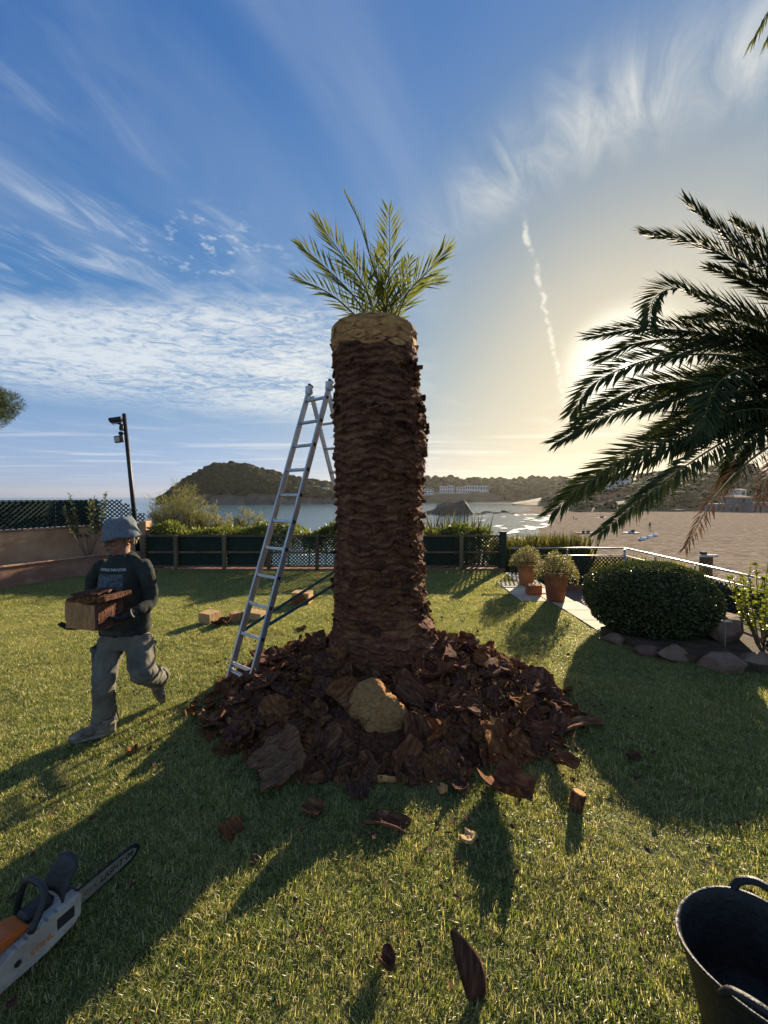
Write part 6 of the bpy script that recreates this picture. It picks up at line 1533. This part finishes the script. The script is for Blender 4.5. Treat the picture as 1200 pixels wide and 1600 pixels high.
# gloves with five fingers
def glove(wr_, fd, pn, curl, side, spread=0.09):
    fd = fd.normalized(); pn = (pn - fd * pn.dot(fd)).normalized(); lt_ = fd.cross(pn) * side; mb = MB()
    mb.tube([wr_ - fd * .05, wr_, wr_ + fd * .02], [.036, .034, (.042, .022)], 10, fr=lt_)
    mb.tube([wr_, wr_ + fd * .045, wr_ + fd * .092], [(.034, .021), (.045, .020), (.046, .016)], 12, fr=lt_)
    for k, (o_, L_) in enumerate(((.034, .076), (.012, .084), (-.011, .078), (-.033, .062))):
        p_ = wr_ + fd * (.086 - .004 * abs(k - 1)) + lt_ * o_; d_ = (fd + lt_ * spread * (1.5 - k)).normalized(); pth_ = [p_ - fd * .012, p_]; a_ = 0
        for sg, fr_ in ((.45, 1.0), (.31, 1.1), (.24, .8)):
            a_ += curl * fr_; dd = d_ * math.cos(a_) + pn * math.sin(a_); pth_.append(pth_[-1] + dd * L_ * sg)
        mb.tube(pth_, [.0115, .0115, .0108, .0098, .0082], 8)
    th0 = wr_ + fd * .022 + lt_ * .034; d_ = (fd * .62 + lt_ * .70 + pn * .35).normalized(); mb.tube([th0 - d_ * .015, th0 + d_ * .028, th0 + d_ * .05 + pn * .01 + fd * .012, th0 + d_ * .064 + pn * .02 + fd * .028], [.016, .0135, .0118, .009], 8)
    return obj('glove', fuse(mb, 0.0042, 2), MT['glove'], man)
glove(P(196, 962, 2.66), Vector((-0.85, -0.25, -0.30)), Vector((-0.25, 0.1, 1.0)), 0.42, -1)
glove(P(136, 977, 2.74), Vector((-0.80, -0.60, 0.05)), Vector((0.1, 0.0, 1.0)), 0.22, 1)
# shoes
def shoe(heel, toe, upv, lbl):
    d_ = (toe - heel); L_ = d_.length; d_.normalize(); up2 = (upv - d_ * upv.dot(d_)).normalized(); sd2 = d_.cross(up2)
    mb = MB().tube([heel - d_ * .005 + up2 * .045, heel + d_ * .05 + up2 * .052, heel + d_ * (L_ * .5) + up2 * .046, heel + d_ * (L_ * .78) + up2 * .034, heel + d_ * L_ + up2 * .026], [(.040, .034), (.050, .040), (.044, .043), (.034, .048), (.018, .030)], 14, fr=up2)
    mb.tube([heel + d_ * .05 + up2 * .06, heel + d_ * .045 + up2 * .115], [.046, .044], 12)
    s_ = obj('shoe', fuse(mb, 0.006, 3), MT['shoe'], man)
    sm = MB(); ring = []
    for k in range(24):
        a = 2 * math.pi * k / 24; f = L_ * .5 + (L_ * .53) * math.cos(a); w = .046 * math.sin(a) * (1.0 if math.cos(a) > 0 else .85); ring.append((f, w))
    sm.add([heel + d_ * f + sd2 * w for f, w in ring] + [heel + d_ * f + sd2 * w + up2 * .022 for f, w in ring], [tuple(range(24)), tuple(range(47, 23, -1))] + [(k, k + 24, (k + 1) % 24 + 24, (k + 1) % 24) for k in range(24)])
    obj('sole', sm, MT['sole'], s_).matrix_parent_inverse = Matrix()
    for k in range(4):
        q = heel + d_ * (L_ * (.40 + .09 * k)) + up2 * (.088 - .008 * k); obj('lace', MB().tube([q - sd2 * .024 - up2 * .010, q + up2 * .003, q + sd2 * .024 - up2 * .010], .004, 6), MT['lettering'], s_).matrix_parent_inverse = Matrix()
    return s_
hl_ = G(180, 1143, 0.018); shoe(hl_, hl_ + Vector((-0.245, -0.13, 0)), UP, '')
ank = P(254, 1056, 3.23); toe_ = G(259, 1100); toe_.z = 0.025
dn_ = (toe_ - ank).normalized(); shoe(toe_ - dn_ * 0.27, toe_, Vector((-0.75, -0.55, 0.25)), '')
# what he carries
def slab_block(name, c, h3, yaw, pitch_, label, seed, top_bark, mat):
    g = np.random.default_rng(seed); t = thing(name, label, 'wood block', c)
    M = Matrix.Rotation(yaw, 3, 'Z') @ Matrix.Rotation(pitch_, 3, 'Y'); n_ = 8; V = []; Fc = []; idx = {}
    def vid(i_, j_, k_):
        if (i_, j_, k_) not in idx:
            q = np.array([2 * i_ / n_ - 1, 2 * j_ / n_ - 1, 2 * k_ / n_ - 1]) * np.array(h3); q = q + (np.array([fbm((q * 13 + seed + 5 * m_)[None], 3, seed + m_)[0] for m_ in range(3)]) - .5) * 0.035
            idx[(i_, j_, k_)] = len(V); V.append((Vector(c) + M @ Vector(q.tolist()))[:])
        return idx[(i_, j_, k_)]
    for a in range(n_):
        for b in range(n_):
            for s in (0, n_):
                for f in (lambda u_, v_: (s, u_, v_), lambda u_, v_: (v_, s, u_), lambda u_, v_: (u_, v_, s)):
                    q = [vid(*f(a, b)), vid(*f(a + 1, b)), vid(*f(a + 1, b + 1)), vid(*f(a, b + 1))]; Fc.append(q if s else q[::-1])
    obj('sawn_wood', mesh('sawn_wood', np.array(V), Fc, False), mat, t)
    V2, F2 = plate(h3[0] * 1.0, h3[1] * 1.95, 0.012, 0.04, seed, 7, 7, 0.12); me = mesh('bark_skin', V2, F2, False); me.materials.append(MT['scrap'])
    o = obj('bark_skin', me, None, t); o.matrix_basis = Matrix.Translation(Vector(c) + M @ Vector((0, 0, h3[2] + 0.012))) @ M.to_4x4(); o.matrix_parent_inverse = Matrix.Translation(-Vector(c))
    AXM = tuple(M @ Vector(v_) for v_ in ((1, 0, 0), (0, 1, 0), (0, 0, 1)))
    obj('bark_side', MB().box(Vector(c) + M @ Vector((h3[0] + 0.008, 0, 0)), (0.014, h3[1] * 0.98, h3[2] * 0.97), AXM, bev=0.005), MT['scrap'], t)
    return t
MT['wetwood'] = pmat('damp palm wood', (0.30, 0.14, 0.055), (0.56, 0.31, 0.13), 16, 0.9, 0.7, 90, c3=(0.43, 0.22, 0.09), stretch=(2, 2, 0.6))
bc = P(146, 957, 2.62)
slab_block('palm_block', bc, (0.125, 0.10, 0.088), R(-12), 0.0, 'orange brown palm block carried in the gloved hands', 61, True, MT['wetwood'])
slab_block('bark_slab', P(156, 932, 2.64), (0.155, 0.10, 0.020), R(-18), R(-6), 'flat bark slab resting on top of the carried block', 62, True, MT['scrap'])

# ================================================================== chainsaw
MT['sawwhite'] = pmat('off white casing', (0.19, 0.17, 0.14), (0.42, 0.39, 0.34), 9, 0.5, 0.2, 60, spec=0.4, lo=0.25, hi=0.6)
MT['saworange'] = pmat('orange casing', (0.36, 0.075, 0.010), (0.52, 0.13, 0.02), 10, 0.45, 0.15, 60, spec=0.4)
MT['bar'] = pmat('scratched steel bar', (0.30, 0.29, 0.27), (0.58, 0.56, 0.53), 20, 0.4, 0.3, 90, metallic=0.8, stretch=(1, 1, 1))
MT['ink'] = pmat('dark print', (0.015, 0.015, 0.017), (0.03, 0.03, 0.03), 9, 0.6, 0); MT['inkorange'] = pmat('orange print', (0.50, 0.14, 0.03), (0.55, 0.16, 0.04), 9, 0.6, 0)
r0s, t0s = G(104, 1410, 0.10), G(208, 1322, 0.10)
fw = (t0s - r0s); BL = fw.length; fw.normalize(); sr = fw.cross(UP).normalized()
saw = thing('chainsaw', 'orange and white chainsaw lying on the shaded grass', 'chainsaw', (r0s.x, r0s.y, 0))
def S(f, s, u_):
    return r0s + fw * f + sr * s + UP * (u_ - 0.10)
AXS = (fw, sr, UP)
bar_o = [(-0.06, -0.032), (0.02, -0.034), (BL - 0.08, -0.029), (BL - 0.03, -0.024), (BL - 0.008, -0.013), (BL, 0.0), (BL - 0.008, 0.013), (BL - 0.03, 0.024), (BL - 0.08, 0.029), (0.02, 0.034), (-0.06, 0.032)]
m_ = len(bar_o); mb = MB().add([S(f, 0.030, 0.10 + u_) for f, u_ in bar_o] + [S(f, 0.025, 0.10 + u_) for f, u_ in bar_o], [tuple(range(m_)), tuple(range(2 * m_ - 1, m_ - 1, -1))] + [(k, k + m_, (k + 1) % m_ + m_, (k + 1) % m_) for k in range(m_)])
bar = obj('guide_bar', mb, MT['bar'], saw)
ch = MB(); loop = spline([Vector((f, u_ * 1.12, 0)) for f, u_ in bar_o], 8); dist = 0
for a, b in zip(loop[:-1], loop[1:]):
    pa_, pb_ = S(a.x, 0.0275, 0.10 + a.y), S(b.x, 0.0275, 0.10 + b.y); ch.beam(pa_, pb_ + (pb_ - pa_) * 0.05, 0.007, 0.008, upv=UP)
for k in range(0, len(loop), 2):
    a = loop[k]; n_ = Vector((a.x - BL * 0.45, a.y * 9, 0)).normalized() if a.x > BL - .02 else Vector((0, 1 if a.y > 0 else -1, 0)); c_ = S(a.x + n_.x * .006, 0.0275, 0.10 + a.y + n_.y * .006); ch.box(c_, (0.0055, 0.0035, 0.0045), AXS)
obj('chain', ch, MT['black'], saw)
def flat_text(body, size, f, u_, s, mat, parent, shear=0.0, bold=0.0, ang=0.0):
    me = text_mesh(body, size, 0.0, shear, bold); ca, sa = math.cos(ang), math.sin(ang)
    for v_ in me.vertices:
        x_, y_ = v_.co.x * ca - v_.co.y * sa, v_.co.x * sa + v_.co.y * ca; v_.co = S(f + x_, s, u_ + y_)
    o = obj('lettering', me, mat, parent); o.matrix_parent_inverse = Matrix(); return o
flat_text('STIHL', 0.022, 0.075, 0.098, 0.0308, MT['ink'], bar); flat_text('LIGHT 04', 0.036, 0.185, 0.100, 0.0308, MT['ink'], bar, 0.3, 0.001)
cov = [(-0.30, 0.028), (-0.10, 0.022), (0.0, 0.040), (0.022, 0.062), (0.026, 0.135), (0.012, 0.150), (-0.10, 0.148), (-0.20, 0.138), (-0.25, 0.110), (-0.30, 0.10)]
m_ = len(cov); mb = MB().add([S(f * 0.985 - .003, 0.062, .086 + (u_ - .086) * .95) for f, u_ in cov] + [S(f, 0.054, u_) for f, u_ in cov] + [S(f, 0.012, u_) for f, u_ in cov], [tuple(range(m_)), tuple(range(3 * m_ - 1, 2 * m_ - 1, -1))] + [(k, k + m_, (k + 1) % m_ + m_, (k + 1) % m_) for k in range(m_)] + [(k + m_, k + 2 * m_, (k + 1) % m_ + 2 * m_, (k + 1) % m_ + m_) for k in range(m_)])
cv = obj('sprocket_cover', mb, MT['sawwhite'], saw)
flat_text('STIHL', 0.030, -0.115, 0.075, 0.0632, MT['inkorange'], cv, 0.0, 0.0008, 0.05)
for f, u_ in ((-0.055, 0.100), (-0.19, 0.085)):
    obj('cover_nut', MB().tube([S(f, 0.060, u_), S(f, 0.068, u_)], 0.011, 6), MT['black'], cv).matrix_parent_inverse = Matrix()
obj('cover_dark_plate', MB().box(S(-0.035, 0.0625, 0.098), (0.030, 0.0015, 0.022), AXS), MT['ink'], cv).matrix_parent_inverse = Matrix()  # flat dark plate set on the cover face, no hollow cut
for k in range(5):
    obj('cover_rib', MB().box(S(-0.05 - 0.032 * k, 0.0555, 0.1545 - .002 * k), (0.012, 0.014, 0.004), AXS, bev=0.002), MT['sawwhite'], cv).matrix_parent_inverse = Matrix()
obj('air_filter_cover', MB().box(S(-0.09, -0.03, 0.155), (0.05, 0.036, 0.022), AXS, bev=0.012), MT['black'], saw)
obj('engine_housing', MB().box(S(-0.17, -0.032, 0.085), (0.165, 0.043, 0.065), AXS, bev=0.012).box(S(-0.02, -0.03, 0.09), (0.03, 0.038, 0.05), AXS, bev=0.01), MT['sawwhite'], saw)
obj('muffler', MB().box(S(0.008, -0.02, 0.10), (0.028, 0.032, 0.035), AXS, bev=0.008), MT['black'], saw)
tcv = [(-0.36, .13), (-0.13, .14), (-0.14, .165), (-0.19, .185), (-0.30, .180), (-0.37, .16)]; m_ = len(tcv)
mb = MB().add([S(f, 0.028, u_) for f, u_ in tcv] + [S(f, -0.075, u_) for f, u_ in tcv], [tuple(range(m_)), tuple(range(2 * m_ - 1, m_ - 1, -1))] + [(k, k + m_, (k + 1) % m_ + m_, (k + 1) % m_) for k in range(m_)])
obj('top_cover', evaluated(mb.mesh('top_cover'), [('BEVEL', {'width': 0.012, 'segments': 2})]), MT['saworange'], saw)
obj('side_panel', MB().box(S(-0.34, 0.024, 0.10), (0.07, 0.028, 0.05), AXS, bev=0.012), MT['saworange'], saw)
obj('tank', MB().box(S(-0.37, -0.02, 0.06), (0.09, 0.05, 0.045), AXS, bev=0.015), MT['sawwhite'], saw)
obj('front_handle', MB().tube(spline([S(-0.13, -0.10, 0.05), S(-0.11, -0.115, 0.15), S(-0.09, -0.09, 0.245), S(-0.085, 0.0, 0.262), S(-0.10, 0.055, 0.235), S(-0.15, 0.066, 0.16)], 6), 0.0125, 10).mesh('front_handle', True), MT['black'], saw)
obj('rear_handle', MB().tube(spline([S(-0.34, -0.02, 0.19), S(-0.44, -0.02, 0.20), S(-0.54, -0.02, 0.15), S(-0.56, -0.02, 0.07), S(-0.48, -0.02, 0.035), S(-0.40, -0.02, 0.045)], 6), [.02] * 31, 10).mesh('rear_handle', True), MT['saworange'], saw)
V = []; Fc = []
for j_ in range(7):
    t_ = j_ / 6; f = -0.045 + 0.035 * t_ + 0.03 * t_ * t_; u_ = 0.165 + 0.115 * t_
    for i_ in range(9):
        s = -1 + i_ / 4; V.append(S(f + 0.015 * (1 - s * s), -0.02 + s * (0.075 - 0.012 * t_), u_ - 0.02 * s * s * t_)[:])
for j_ in range(6):
    for i_ in range(8):
        o_ = j_ * 9 + i_; Fc.append((o_, o_ + 1, o_ + 10, o_ + 9))
obj('hand_guard', evaluated(mesh('hand_guard', np.array(V), Fc), [('SOLIDIFY', {'thickness': 0.007})]), MT['black'], saw)
obj('bucking_spike', MB().box(S(0.034, 0.008, 0.10), (0.012, 0.004, 0.03), AXS), MT['bar'], saw)

# ================================================================== tub in the corner
bcn = Vector((1.235, 1.205, 0)); tb = thing('rubber_tub', 'large black rubber tub with loop handles on the grass', 'tub', bcn)
AH = R(45)
def rimz(a):
    return 0.022 * math.cos(2 * (a - AH))
prof = [(.001, .004), (.150, .004), (.160, .012), (.178, .10), (.200, .20), (.222, .30), (.230, .326), (.238, .332), (.240, .338), (.236, .343), (.228, .340), (.222, .334), (.214, .30), (.192, .20), (.170, .10), (.150, .016), (.001, .014)]
V = []; Fc = []; n_ = 72
for r_, z_ in prof:
    for k in range(n_):
        a = 2 * math.pi * k / n_; e = 1 + 0.03 * math.cos(2 * (a - AH)) + 0.008 * math.sin(3 * a); V.append((bcn.x + 0.95 * r_ * e * math.cos(a), bcn.y + 0.95 * r_ * e * math.sin(a), z_ * 0.85 + rimz(a) * max(0, (z_ - .1) / .24)))
for k in range(len(prof) - 1):
    for q in range(n_):
        q2 = (q + 1) % n_; Fc.append((k * n_ + q, k * n_ + q2, (k + 1) * n_ + q2, (k + 1) * n_ + q))
obj('tub_wall', mesh('tub_wall', np.array(V), Fc), MT['rubber'], tb)
for a0 in (AH, AH + math.pi):
    pts_ = []
    for k in range(9):
        s = -1 + k / 4; a = a0 + s * 0.36; h_ = (1 - s * s) ** 0.8; r_ = .231 + 0.012 * h_; pts_.append(bcn + Vector((r_ * math.cos(a), r_ * math.sin(a), .303 + .055 * h_ - .012 * (abs(s) == 1))))
    obj('handle', MB().tube(spline(pts_, 3), [(.010, .015) for _ in range(25)], 10).mesh('handle', True), MT['rubber'], tb)
# ================================================================== the air
hz = bpy.data.materials.new('sea haze'); hz.use_nodes = True; hz.node_tree.nodes.clear(); N = NT(hz.node_tree)
pvn = N.n('ShaderNodeVolumePrincipled', None, Color=(1.0, 0.95, 0.86), Density=HAZE, Anisotropy=0.5)
N.n('ShaderNodeOutputMaterial', None, Volume=pvn.outputs[0])
tag(obj('haze', MB().box((0, 3000, 50), (5700, 3200, 62)), hz, kind='stuff'), 'thin warm haze in the air over the bay', 'haze')
